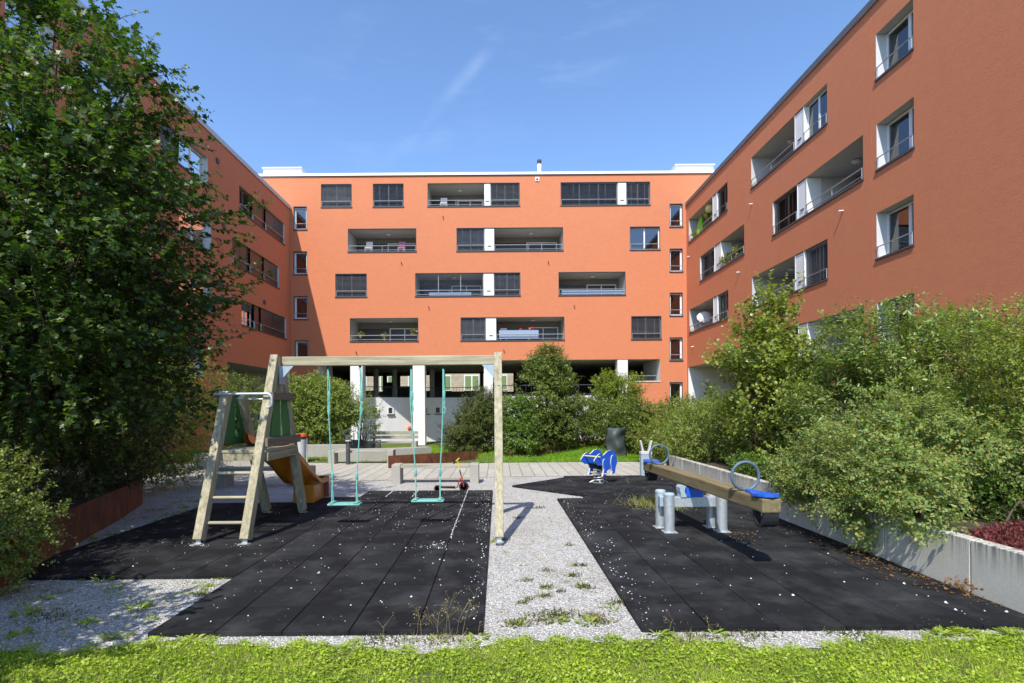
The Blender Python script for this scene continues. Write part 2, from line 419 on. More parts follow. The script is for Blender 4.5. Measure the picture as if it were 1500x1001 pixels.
# the turned square under the spring rider
R45 = math.radians(45)
mr = mat_tiles('rubber_mat', [(x0, x1, y0 + 0.0, y1) for (x0, x1, y0, y1) in grid(0.27, 4, 11.05, 4, 0.5, 0.5)], (0.27, 11.05, -R45))
for v in mr.data.vertices: v.co.z += 0.004
tag(mr, kind='structure')
mr2 = mat_tiles('rubber_mat', grid(1.53, 5, 9.48, 6, 0.5, 0.52))
for v in mr2.data.vertices: v.co.z -= 0.006
tag(mr2, kind='structure')

# ---- white pebbles kicked onto the mats and lying in the gravel
def pebbles(name, pts, smin, smax, mat):
    n = len(pts); base = np.array([(1, 0, 0), (0, 1, 0), (-1, 0, 0), (0, -1, 0), (0, 0, 0.75), (0, 0, -0.4)], float)
    tri = [(0, 1, 4), (1, 2, 4), (2, 3, 4), (3, 0, 4), (1, 0, 5), (2, 1, 5), (3, 2, 5), (0, 3, 5)]
    s = smin + (smax - smin) * rng.random(n) ** 2.2
    a = rng.random(n) * 2 * PI; ax = 0.65 + 0.5 * rng.random((n, 1)); jit = 1 + 0.3 * (rng.random((n, 6, 3)) - 0.5)
    B = base[None] * jit; B[:, :, 0] *= ax
    ca, sa = np.cos(a)[:, None], np.sin(a)[:, None]
    X = B[:, :, 0] * ca - B[:, :, 1] * sa; Y = B[:, :, 0] * sa + B[:, :, 1] * ca
    V = np.stack([X, Y, B[:, :, 2]], 2) * s[:, None, None] + np.asarray(pts)[:, None, :]
    L = (np.arange(n)[:, None] * 6 + np.array(tri).ravel()[None]).ravel()
    me = np_mesh(name, V.reshape(-1, 3), L, np.full(n * 8, 3, np.int32))
    o = link_mesh(name, me, mat); return tag(o, kind='stuff')
def pebmat(name, a, b):
    k = NT(name); g = k.n('ShaderNodeNewGeometry'); k.col(k.ramp(g.outputs['Random Per Island'], [(0, a), (1, b)])); k.rough(0.85); return k.mat
M['peb_white'] = pebmat('white_pebbles', (0.42, 0.41, 0.38), (0.78, 0.77, 0.74))
M['peb_grey'] = pebmat('grey_pebbles', (0.27, 0.258, 0.235), (0.66, 0.635, 0.585))
P = []
def scat(n, x0, x1, y0, y1, z):
    for _ in range(n): P.append((random.uniform(x0, x1), random.uniform(y0, y1), z))
def clump(n, x, y, sx, sy, z=ZM):
    for _ in range(n): P.append((random.gauss(x, sx), random.gauss(y, sy), z))
scat(270, -2.5, -0.16, 3.95, 10.4, ZM + 0.004); scat(90, -4.3, -2.6, 5.4, 9.6, ZM + 0.004)
scat(150, -2.5, -0.16, 7.0, 10.4, ZM + 0.004)
scat(190, 1.1, 3.9, 4.0, 9.4, ZM + 0.004); scat(150, 0.9, 3.9, 9.5, 12.4, ZM + 0.004)
clump(100, -0.78, 6.25, 0.16, 0.10); clump(60, -0.3, 9.3, 0.2, 0.5); clump(50, -3.03, 6.36, 0.09, 0.06); clump(30, -3.6, 6.36, 0.07, 0.05)
for y in np.arange(4.0, 10.2, 0.03): 
    if random.random() < 0.75: P.append((-0.14 - abs(random.gauss(0, 0.10)), y, ZM + 0.004))
    if random.random() < 0.95: P.append((1.06 + abs(random.gauss(0, 0.16)), y, ZM + 0.004))
for y in np.arange(6.6, 10.4, 0.012): P.append((-2.56 + 4 * wl + random.gauss(0, 0.005), y, ZM + 0.002))
for y in np.arange(9.7, 10.4, 0.012): P.append((-2.56 + 2 * wl + random.gauss(0, 0.005), y, ZM + 0.002)); P.append((-2.56 + 1 * wl + random.gauss(0, 0.005), y, ZM + 0.002))
pebbles('pebbles', P, 0.0028, 0.0115, M['peb_white'])
P = [(1.35 + 0.55 * k + random.gauss(0, .2), 4.1 + random.random() * 1.0, ZM + 0.006) for k in range(5)] + [(3.97, 3.98, ZM + .01), (3.9, 4.1, ZM + .01), (3.75, 4.12, ZM + .01), (3.55, 4.15, ZM + .01), (3.6, 4.3, ZM + 0.01)] + [(-0.9 + random.gauss(0, .5), 5.2 + random.gauss(0, .6), ZM + .006) for _ in range(6)]
pebbles('large_pebbles', P, 0.010, 0.021, M['peb_white'])
# loose stones of the gravel itself near the lens
n = 26000
gx = rng.uniform(-5.2, 4.0, n); gy = 3.70 + 0.06 * np.sin(gx * 2.3) + 0.05 * np.sin(gx * 17) + 0.06 * rng.normal(size=n) + 6.5 * rng.random(n) ** 1.5
ok = ~(((gx > -2.56) & (gx < -0.12) & (gy > 3.87)) | ((gx > 1.03) & (gy > 3.89)) | ((gx < -2.55) & (gx > -5.0) & (gy > 5.2)))
gx, gy = gx[ok], gy[ok]
pebbles('gravel_stones', np.stack([gx, gy, np.full(len(gx), 0.007)], 1), 0.004, 0.012, M['peb_grey'])

# ---- grass
def grassmat(name, cols):
    return leafmat(name, cols, trans=0.35, rough=0.5, spec=0.3)
M['grass'] = grassmat('short_grass', [(0.16, 0.25, 0.018), (0.32, 0.43, 0.03), (0.40, 0.50, 0.05), (0.25, 0.36, 0.025), (0.48, 0.48, 0.13)])
M['grass_far'] = grassmat('far_grass', [(0.15, 0.29, 0.018), (0.24, 0.41, 0.026), (0.19, 0.34, 0.022)])
M['weed'] = grassmat('weeds', [(0.17, 0.25, 0.025), (0.27, 0.36, 0.04), (0.36, 0.40, 0.08), (0.2, 0.26, 0.035)])
M['dry'] = grassmat('dry_stalks', [(0.34, 0.28, 0.14), (0.26, 0.20, 0.10), (0.42, 0.36, 0.2)])
M['olive'] = grassmat('olive_weeds', [(0.08, 0.085, 0.025), (0.15, 0.145, 0.045), (0.06, 0.06, 0.025), (0.17, 0.19, 0.04)])
M['litter'] = grassmat('fallen_leaves', [(0.17, 0.085, 0.035), (0.30, 0.17, 0.075), (0.11, 0.055, 0.03)])
M['sedum'] = grassmat('red_sedum', [(0.16, 0.028, 0.035), (0.25, 0.055, 0.055), (0.10, 0.022, 0.03), (0.30, 0.09, 0.08)])

def nrm(a): return a / np.maximum(np.linalg.norm(a, axis=-1, keepdims=True), 1e-9)
SH = {
 'oval': (np.array([(0, 0, 0), (.28, .42, .10), (.68, .36, .10), (1, 0, -.06), (.68, -.36, .10), (.28, -.42, .10)]), [(0, 1, 2, 3), (0, 3, 4, 5)]),
 'diamond': (np.array([(0, 0, 0), (.5, .5, .12), (1, 0, -.05), (.5, -.5, .12)]), [(0, 1, 2), (0, 2, 3)]),
 'round': (np.array([(0, 0, 0), (.12, .42, .06), (.55, .52, .09), (1, 0, -.05), (.55, -.52, .09), (.12, -.42, .06)]), [(0, 1, 2, 3), (0, 3, 4, 5)]),
 'blade': (np.array([(0, .5, 0), (0, -.5, 0), (.55, .3, .12), (.55, -.3, .12), (1, 0, 0.05)]), [(0, 1, 3, 2), (2, 3, 4)]),
 'maple': (np.array([(0, 0, 0), (.02, .40, .03), (.30, .30, .05), (.52, .56, .06), (.66, .20, .05), (1, 0, -.08), (.66, -.20, .05), (.52, -.56, .06), (.30, -.30, .05), (.02, -.40, .03)]),
           [(0, 1, 2), (0, 2, 3, 4), (0, 4, 5), (0, 5, 6), (0, 6, 7, 8), (0, 8, 9)]),
}
def leaves(name, P, D, N, L, W, shape):
    T, faces = SH[shape]; n = len(P); k = len(T)
    D = nrm(D); S = nrm(np.cross(D, N)); N2 = np.cross(S, D)
    V = P[:, None] + D[:, None] * (T[None, :, 0:1] * L[:, None, None]) + S[:, None] * (T[None, :, 1:2] * W[:, None, None]) + N2[:, None] * (T[None, :, 2:3] * W[:, None, None])
    idx = np.concatenate([np.array(f) for f in faces]); cnt = np.array([len(f) for f in faces])
    loops = (np.arange(n)[:, None] * k + idx[None]).ravel()
    return np_mesh(name, V.reshape(-1, 3), loops, np.tile(cnt, n))
def rdir(n): 
    return nrm(rng.normal(size=(n, 3)))
def grass(name, pts, h0, h1, w, mat, shape='blade', lean=0.5):
    n = len(pts); D = rdir(n) * lean + np.array([0, 0, 1.0]); N = rdir(n)
    L = rng.uniform(h0, h1, n); me = leaves(name, np.asarray(pts), D, N, L, w * (0.6 + 0.8 * rng.random(n)), shape)
    return tag(link_mesh(name, me, mat), kind='stuff')
def edge_y(x): return 3.70 + 0.07 * np.sin(x * 2.3) + 0.05 * np.sin(x * 5.1 + 1) + 0.045 * np.sin(x * 17) + 0.04 * np.sin(x * 31 + 2)
def patch(x, y): return np.sin(x * 3.1 + 1.2 * np.sin(y * 4)) + np.sin(y * 7.3 + x * 2.2) + .8 * np.sin(x * 11.3 + y * 5) + .8 * np.sin(x * 19 - y * 23)
n = 120000
gx = rng.uniform(-4.3, 4.4, n); gy = edge_y(gx) + .03 - 1.15 * rng.random(n) ** 1.15 + 0.06 * rng.normal(size=n) * (rng.random(n) < 0.3)
ok = patch(gx, gy) + rng.normal(size=n) * .9 > -2.2
gx, gy = gx[ok], gy[ok]
grass('grass', np.stack([gx, gy, np.zeros(len(gx))], 1), 0.015, 0.048, 0.0042, M['grass'], lean=1.0)
n = 42000
gx = rng.uniform(-4.3, 4.4, n); gy = edge_y(gx) - 1.1 * rng.random(n) ** 1.1
ok = patch(gx * 1.3 + 2, gy * 1.2) + rng.normal(size=n) * .9 > -.7
gx, gy = gx[ok], gy[ok]; n = len(gx)
pp = np.stack([gx, gy, rng.uniform(0.006, 0.035, n)], 1)
D = rdir(n); D[:, 2] = np.abs(D[:, 2]) * 0.35 + 0.05; N = rdir(n) * 0.5 + np.array([0, 0, 1.0])
tag(link_mesh('clover', leaves('clover', pp, D, N, rng.uniform(0.009, 0.026, n), rng.uniform(0.007, 0.018, n), 'round'), M['grass']), kind='stuff')
n = 16000
gx = rng.uniform(-4.3, 4.4, n); gy = edge_y(gx) + .02 - 1.1 * rng.random(n)
grass('grass_thatch', np.stack([gx, gy, np.zeros(n)], 1), 0.02, 0.05, 0.004, M['dry'], lean=1.6)
# ---- weeds growing out of the gravel: leaf rosettes
RP, RD, RN, RL, RW = [], [], [], [], []
def rosette(x, y, r, n, z=0.01, up=0.5):
    a = rng.random(n) * 2 * PI; q = rng.random(n) ** 0.7 * r * 0.5
    d = np.stack([np.cos(a), np.sin(a), up * rng.uniform(0.3, 1.4, n)], 1)
    RP.append(np.stack([x + q * np.cos(a), y + q * np.sin(a) * 0.8, np.full(n, z)], 1)); RD.append(d)
    RN.append(rdir(n) * 0.3 + np.array([0, 0, 1.0])); RL.append(rng.uniform(0.25, 0.6, n) * r); RW.append(rng.uniform(0.10, 0.2, n) * r)
for px, py, r, n in [(95, 868, .12, 22), (150, 852, .16, 26), (128, 915, .14, 24), (40, 900, .16, 26), (30, 932, .14, 26), (205, 893, .15, 40), (222, 910, .10, 18), (165, 935, .12, 24),
                     (275, 940, .14, 14), (180, 935, .10, 20), (120, 850, .10, 16), (165, 866, .12, 16), (330, 848, .10, 26), (305, 862, .12, 20), (290, 872, .10, 16), (245, 880, .09, 14),
                     (700, 935, .13, 18), (690, 945, .12, 16), (756, 918, .10, 22), (860, 915, .13, 26), (855, 862, .09, 20), (800, 864, .08, 14), (815, 910, .14, 22), (770, 905, .07, 12),
                     (900, 895, .09, 14), (965, 930, .13, 30), (1045, 930, .14, 22), (890, 940, .12, 20), (1375, 920, .13, 90), (1395, 925, .12, 80), (1355, 914, .10, 60), (1410, 930, .12, 60), (1380, 930, .12, 70), (1480, 930, .12, 70), (1460, 940, .12, 60), (1440, 945, .12, 50),
                     (1460, 920, .14, 26), (720, 795, .09, 26), (728, 792, .08, 20), (800, 760, .07, 10), (770, 745, .07, 10), (840, 830, .06, 10), (745, 860, .06, 8), (640, 940, .12, 14), (600, 940, .1, 12),
                     (60, 880, .14, 22), (15, 870, .14, 22), (205, 778, .12, 24), (190, 782, .1, 20), (225, 765, .12, 22), (250, 755, .12, 20), (270, 745, .12, 20), (290, 735, .12, 20), (240, 748, .12, 20)]:
    x, y, z = gp(px, py); rosette(x, y, r, n)
for _ in range(60):
    x, y = random.uniform(0.0, 0.95), random.uniform(4.0, 11.5); rosette(x, y, random.uniform(.03, .07), random.randint(5, 10), up=0.3)
for _ in range(60):
    x, y = random.uniform(-5.2, -2.7), random.uniform(3.7, 5.1); rosette(x, y, random.uniform(.04, .09), random.randint(6, 12), up=0.4)
for _ in range(70):
    x, y = random.uniform(-5.6, -4.9), random.uniform(6.5, 10.5); rosette(x - 0.3 * (y - 6.5) / 4, y, random.uniform(.06, .13), random.randint(8, 14), up=0.7)
for _ in range(60):
    x, y = random.uniform(-9, -3.4), random.gauss(16.9, .3); rosette(x, y, random.uniform(.08, .18), random.randint(8, 12), up=0.9)
cat = lambda q: np.concatenate(q)
wn = 420; wx = rng.normal(2.66, .22, wn); wy = rng.normal(8.75, .26, wn)
grass('dry_grass_tuft', np.stack([wx, wy, np.full(wn, ZM)], 1), .06, .17, .008, M['weed'], lean=1.3)
wn = 520; wx = rng.normal(2.5, .25, wn); wy = rng.normal(8.75, .22, wn)
grass('dry_grass_tuft', np.stack([wx, wy, np.full(wn, ZM)], 1), .06, .20, .006, M['dry'], lean=1.5)
tag(link_mesh('weeds', leaves('weeds', cat(RP), cat(RD), cat(RN), cat(RL), cat(RW), 'oval'), M['weed']), kind='stuff')
OL, DR = [], []
for px, py, sx_, m in [(855, 862, .05, 60), (815, 903, .10, 120), (790, 912, .10, 70), (800, 862, .04, 40), (797, 875, .05, 50), (822, 868, .03, 20), (775, 880, .03, 20), (840, 845, .04, 40), (765, 885, .03, 20), (835, 800, .04, 30), (868, 905, .07, 90), (880, 912, .07, 70), (757, 916, .06, 60), (850, 830, .05, 40), (770, 852, .04, 30), (905, 885, .06, 50), (800, 838, .04, 30),
                       (760, 760, .06, 40), (790, 745, .07, 40), (735, 792, .05, 70), (650, 938, .12, 90), (560, 940, .1, 60), (1010, 935, .12, 90), (1100, 932, .12, 80), (1240, 928, .12, 80), (330, 846, .08, 70), (300, 872, .07, 50), (80, 905, .15, 80)]:
    x, y, z = gp(px, py)
    for acc in ((OL, DR) if m % 20 else (OL, OL)): acc.append(np.stack([rng.normal(x, sx_ * .85, m), rng.normal(y, sx_ * .55, m), np.full(m, .008)], 1))
DR = cat(DR); OL = cat(OL)
grass('dry_grass_tuft', DR, .02, .07, .005, M['dry'], lean=1.6)
grass('gravel_weeds', OL, .015, .05, .009, M['olive'], 'oval', lean=1.5)
# dry flower stalks by the front edge of the left mat
mb = MB(); LP, LD = [], []
def stalk(x, y, h, lean, br):
    p = Vector((x, y, 0)); top = p + Vector((lean, random.uniform(-.04, .04), h)); m = p.lerp(top, .55) + Vector((-lean * .18, 0, .02))
    mb.tube([p, m, top], [.0016, .0012, .0007], 4)
    for _ in range(br):
        t = random.uniform(.45, 1); q = p.lerp(top, t); e = q + Vector((random.uniform(-.07, .07), random.uniform(-.05, .05), random.uniform(.01, .08)))
        mb.tube([q, e], [.0009, .0006], 3)
        for _ in range(4): LP.append(tuple(e + Vector((random.uniform(-.012, .012), random.uniform(-.012, .012), random.uniform(-.02, .01))))); LD.append(tuple(rdir(1)[0]))
for px, h, ln, b in [(610, .2, .03, 5), (618, .24, -.04, 5), (640, .22, .02, 6), (652, .33, .05, 9), (660, .3, -.03, 9), (668, .26, .06, 8), (676, .34, .1, 8), (645, .2, -.08, 5), (700, .15, .02, 3), (560, .12, .02, 3), (85, .32, -.02, 7), (96, .25, .03, 6), (135, .24, .12, 2), (980, .16, .04, 4), (1045, .14, -.05, 4)]:
    x, y, z = gp(px, 936); stalk(x, y, h * .85, ln, b)
o = tag(mb.build('dry_stalks', M['dry']), kind='stuff')
nL = len(LP); tag(link_mesh('seed_heads', leaves('seed_heads', np.array(LP), np.array(LD), rdir(nL), rng.uniform(.006, .014, nL), rng.uniform(.005, .009, nL), 'diamond'), M['dry']), kind='stuff')
# leaf litter along the concrete wall
n = 420
ly = 5.4 + rng.normal(size=n) * 0.55; lx = 3.99 - np.abs(rng.normal(size=n)) * (0.10 + 0.12 * np.exp(-((ly - 5.3) / .5) ** 2))
D = rdir(n); D[:, 2] *= 0.25
tag(link_mesh('leaf_litter', leaves('leaf_litter', np.stack([lx, ly, np.full(n, ZM + .008)], 1), D, rdir(n) * .4 + np.array([0, 0, 1.]), rng.uniform(.015, .04, n), rng.uniform(.01, .022, n), 'oval'), M['litter']), kind='stuff')
tag(link_mesh('fallen_leaves', leaves('fallen_leaves', np.stack([rng.normal(2.95, .12, 60), rng.normal(6.75, .2, 60), np.full(60, ZM + .008)], 1), D[:60], rdir(60) * .4 + np.array([0, 0, 1.]), rng.uniform(.02, .04, 60), rng.uniform(.012, .022, 60), 'oval'), M['litter']), kind='stuff')

# ---- lawns behind the path
def lawn(name, x0, x1, y0, y1, hf, n, mat, h=(.05, .11), w=.012):
    NX, NY = 24, 24; mb = MB()
    for j in range(NY + 1):
        for i in range(NX + 1):
            x = x0 + (x1 - x0) * i / NX; y = y0(x) + (y1(x) - y0(x)) * j / NY
            mb.v.append((x, y, gz(x, y) + 0.012 + hf(i / NX, j / NY)))
    for j in range(NY):
        for i in range(NX):
            a = j * (NX + 1) + i; mb.f.append((a, a + 1, a + NX + 2, a + NX + 1)); mb.m.append(0)
    tag(mb.build(name, M['lawn'], smooth=3.14), kind='structure')
    u, v = rng.random(n), rng.random(n); x = x0 + (x1 - x0) * u
    ya = np.array([y0(q) for q in x]); yb = np.array([y1(q) for q in x]); y = ya + (yb - ya) * v
    z = np.array([gz(a, b) + 0.012 + hf(c, d) for a, b, c, d in zip(x, y, u, v)])
    return grass('grass', np.stack([x, y, z], 1), h[0], h[1], w, mat, lean=0.7)
lawn('lawn', 0.2, 5.0, lambda x: 15.95, lambda x: 17.6 + 0.9 * max(0, x - 1.0), lambda u, v: 0.30 * math.exp(-((u - .68) / .33) ** 2) * min(1, v * 1.6) * (1 - u ** 6), 22000, M['grass_far'])
lawn('lawn', -3.0, 1.2, lambda x: max(16.2, 14.95 + 1.05 * (x + 3.0)) if x < -0.7 else 15.98, lambda x: 25.0, lambda u, v: 0.16 * min(1, v * 8) * (1 - v) , 22000, M['grass_far'])
lawn('lawn', -12.0, -3.0, lambda x: 17.2, lambda x: 26.0, lambda u, v: 0.06 * min(1, v * 8) * (1 - v), 16000, M['grass_far'])
# ================================================================== THE THREE WINGS OF THE HOUSE
XL, XR, YB = -13.4, 12.26, 34.5
class Fac:
    def __init__(s, o, u, n): s.o, s.u, s.n = Vector(o), Vector(u), Vector(n)
    def p(s, u, v, w): return s.o + s.u * u + s.n * w + Vector((0, 0, v))
    def box(s, mb, u0, u1, v0, v1, w0, w1, m=0):
        p = s.p
        return mb.hexa([p(u0, v0, w0), p(u1, v0, w0), p(u1, v0, w1), p(u0, v0, w1), p(u0, v1, w0), p(u1, v1, w0), p(u1, v1, w1), p(u0, v1, w1)], m)
    def quad(s, mb, pts, m=0): return mb.add([s.p(*q) for q in pts], [(0, 1, 2, 3)], m)
FB = Fac((0, YB, 0), (1, 0, 0), (0, -1, 0))
FR = Fac((XR, 0, 0), (0, 1, 0), (-1, 0, 0))
FL = Fac((XL, 0, 0), (0, 1, 0), (1, 0, 0))

def facade(fac, bld, ulo, uhi, vlo, vhi, holes, name='wall'):
    """one skin with real openings; every opening has reveals and a closed room behind"""
    mb = MB()
    us = sorted({ulo, uhi, *[h[0] for h in holes], *[h[1] for h in holes]})
    vs = sorted({vlo, vhi, *[h[2] for h in holes], *[h[3] for h in holes]})
    for i in range(len(us) - 1):
        for j in range(len(vs) - 1):
            uc, vc = (us[i] + us[i + 1]) / 2, (vs[j] + vs[j + 1]) / 2
            if any(h[0] < uc < h[1] and h[2] < vc < h[3] for h in holes): continue
            fac.quad(mb, [(us[i], vs[j], 0), (us[i + 1], vs[j], 0), (us[i + 1], vs[j + 1], 0), (us[i], vs[j + 1], 0)], 0)
    for h in holes:
        u0, u1, v0, v1, d, mr = h[:6]
        rd = h[6] if len(h) > 6 else 0          # room depth behind the reveal
        if d <= 0: continue
        for a, b in (((u0, v0), (u0, v1)), ((u1, v0), (u1, v1)), ((u0, v0), (u1, v0)), ((u0, v1), (u1, v1))):
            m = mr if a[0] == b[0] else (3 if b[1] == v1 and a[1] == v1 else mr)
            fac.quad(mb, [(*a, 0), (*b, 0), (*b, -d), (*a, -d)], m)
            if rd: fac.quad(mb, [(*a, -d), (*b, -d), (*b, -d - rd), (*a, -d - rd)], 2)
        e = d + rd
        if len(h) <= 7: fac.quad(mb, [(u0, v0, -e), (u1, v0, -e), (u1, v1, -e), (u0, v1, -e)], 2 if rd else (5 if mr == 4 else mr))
    return mb.build(name, [M['orange'], M['reveal'], M['room'], M['soffit'], M['loggia'], M['loggia_back']], bld)

def slats(fac, mb, u0, u1, v0, v1, w, pitch=0.075, ang=0.62, m=0):
    n = int((v1 - v0) / pitch); d = 0.038
    for i in range(n):
        v = v1 - (i + 0.5) * pitch; a, b = math.cos(ang) * d, math.sin(ang) * d
        mb.add([fac.p(u0, v - b, w + a), fac.p(u1, v - b, w + a), fac.p(u1, v + b, w - a), fac.p(u0, v + b, w - a)], [(0, 1, 2, 3)], m)
    fac.box(mb, u0, u1, v1 - 0.05, v1 - 0.004, w - 0.03, w + 0.03, m)
    return mb
def opening_trim(fac, bld, u0, u1, v0, v1, name='sill'):
    mb = MB(); fac.box(mb, u0 - 0.03, u1 + 0.03, v0 - 0.055, v0 + 0.012, -0.24, 0.045)
    if fac is not FB: return mb.build('sill', M['trim'], bld)
    fac.box(mb, u0 + .004, u1 - .004, v1 - .03, v1 + .004, -0.10, 0.006)
    fac.box(mb, u0 - 0.004, u0 + 0.022, v0 + 0.012, v1 - 0.03, -0.10, 0.006); fac.box(mb, u1 - 0.022, u1 + 0.004, v0 + 0.012, v1 - 0.03, -0.10, 0.006)
    return mb.build('opening_surround', M['trim'], bld)
def railing(fac, par, u0, u1, v0, hs, w=0.02, posts=()):
    mb = MB()
    for h, r in hs: mb.tube([fac.p(u0 + .03, v0 + h, w), fac.p(u1 - .03, v0 + h, w)], r, 6)
    for u in (u0 + .05, *posts, u1 - .05):
        mb.tube([fac.p(u, v0 + 0.01, w - .012), fac.p(u, v0 + hs[0][0], w - .012)], 0.016, 5)
    return mb.build('railing', M['rail'], par, smooth=0.7)
def window(fac, bld, u0, u1, v0, v1, cols=2, blind=None, rail=0.37, d=0.2, split=None, curtain=False, fw=0.07, bfrac=1.0):
    """frame + panes (+ blind, railing) inside an opening"""
    mb = MB(); a, b = -d - 0.035, -d + 0.035
    if fac is FB and blind is None: pass
    fac.box(mb, u0 + .003, u1 - .003, v0 + .014, v0 + .014 + fw, a, b); fac.box(mb, u0 + .003, u1 - .003, v1 - fw, v1 - .032, a, b)
    x = [u0 + .003 + fw / 2]
    if split: x += [u0 + (u1 - u0) * s for s in split]
    else: x += [u0 + (u1 - u0) * i / cols for i in range(1, cols)]
    x.append(u1 - .003 - fw / 2)
    for i, q in enumerate(x):
        hw = fw / 2 if i in (0, len(x) - 1) else fw * 0.62
        fac.box(mb, q - hw, q + hw, v0 + .014 + fw, v1 - fw, a, b)
    f = mb.build('window', M['frame'], bld)
    g = MB()
    for i in range(len(x) - 1): fac.box(g, x[i] + .03, x[i + 1] - .03, v0 + .05, v1 - .05, -d - .006, -d + .006)
    g.build('pane', M['glass'], f)
    if curtain:
        c = MB(); n = 14; wd = (u1 - u0) * 0.30; ub = u1 - wd - .1
        for i in range(n):
            ua, uc = ub + wd * i / n, ub + wd * (i + 1) / n
            wa, wb = -d - .14 - .03 * math.sin(i * 2.2), -d - .14 - .03 * math.sin((i + 1) * 2.2)
            fac.quad(c, [(ua, v0 + .05, wa), (uc, v0 + .05, wb), (uc - wd * .2 * (i / n), v1 - .06, wb), (ua - wd * .2 * (i / n), v1 - .06, wa)])
        c.build('curtain', M['curtain'], f, smooth=1.0)
    if blind:
        s = MB(); vb = v1 - (v1 - v0) * bfrac
        slats(fac, s, u0 + .035, u1 - .035, vb + .04, v1 - .035, -d + .10, ang=rng.uniform(0.5, 1.05))
        for q in ((u0 * .78 + u1 * .22), (u0 * .22 + u1 * .78), (u0 + u1) / 2): fac.box(s, q - .008, q + .008, vb + .03, v1 - .04, -d + .146, -d + .150)
        s.build('blind', M[blind], f)
    if rail: railing(fac, f, u0, u1, v0, [(rail, 0.019)])
    return f
def loggia(fac, bld, u0, u1, v0, v1, depth=2.0, door=(0.5, 0.95), lamp=True, two=True, posts=1, flip=False):
    """covered balcony: back wall with a door, railing, ceiling lamp (its shell belongs to the wall mesh)"""
    o = MB(); W = u1 - u0; e = depth - 0.012
    fac.box(o, u0 + .08, u0 + W * .48, v0 - .0 + .02, v1 - .42, -e, -e + .06)
    bay = o.build('bay_window', M['panel_dark'], bld)
    da, db = u0 + W * door[0], u0 + W * door[1]
    o = MB(); n = 2; t = .07
    for i in range(n + 1):
        q = da + (db - da) * i / n; fac.box(o, q - t / 2, q + t / 2, v0 + .02, v1 - .38, -e, -e + .085)
    fac.box(o, da + .036, db - .036, v1 - .38 - t, v1 - .38, -e, -e + .083)
    dr = o.build('balcony_door', M['frame'], bld)
    g = MB()
    for i in range(n): fac.box(g, da + (db - da) * i / n + .036, da + (db - da) * (i + 1) / n - .036, v0 + .02, v1 - .455, -e + .02, -e + .03)
    g.build('pane', M['panel_dark'], dr)
    hs = [(0.37, 0.024)] + ([(0.10, 0.017)] if two else [])
    railing(fac, bld, u0, u1, v0, hs, posts=[u0 + W * (i + 1) / (posts + 1) for i in range(posts)])
    if lamp:
        l = MB(); c = fac.p(u0 + W * .55, v1 - .031, -depth * .5); l.lathe([(0.0, -.09), (.13, -.075), (.15, -.03), (.15, 0)], c, 12); l.build('ceiling_lamp', M['frame'], bld, smooth=1)
def column(fac, bld, u0, u1, v0, v1):
    mb = MB(); fac.box(mb, u0 - .004, u1 + .004, v0 + .013, v1 - .031, -.6, -.035); 
    c = mb.build('column', M['white_plaster'], bld)
    mb = MB(); um = (u0 + u1) / 2; fac.box(mb, um - .12, um + .12, v0 + .31, v0 + .34, -.034, .0); return mb.build('rail_bracket', M['trim'], c)
def spout(fac, bld, u, v):
    mb = MB(); mb.tube([fac.p(u, v, -.02), fac.p(u, v - .01, .16)], .03, 8); return mb.build('water_spout', M['trim'] if fac is FB else M['frame'], bld, smooth=0.8)
def ub(px, py): return at(px, py, YB)[0]
def uw(px, py, X):
    ex, ey = unroll(px, py); return F * X / ex

# ------------------------------------------------------------------ back wing
bb = thing('apartment_building', 'orange apartment block closing the back of the yard with white pillars below', 'building', (0, YB, 0))
HB = 1.5; rows = [14.75, 11.84, 8.93, 6.04]
SPEC_B = [  # (row, [(x0, x1, kind)...])
 (0, [(471, 516, 'blind')]), (0, [(547, 592, 'blind')]),
 (0, [(627, 710, 'log'), (710, 719, 'col'), (719, 762, 'blind')]), (0, [(822, 906, 'wblind'), (906, 918, 'col'), (918, 953, 'blind')]),
 (1, [(510, 610, 'log')]), (1, [(669, 710, 'blind'), (710, 724, 'col'), (724, 825, 'log')]), (1, [(923, 967, 'win')]),
 (2, [(491, 537, 'blind')]), (2, [(608, 708, 'glog'), (708, 723, 'col'), (723, 762, 'blind')]), (2, [(818, 916, 'log')]),
 (3, [(512, 612, 'log')]), (3, [(674, 711, 'blind'), (711, 726, 'col'), (726, 826, 'log')]), (3, [(924, 968, 'blind')]),
]
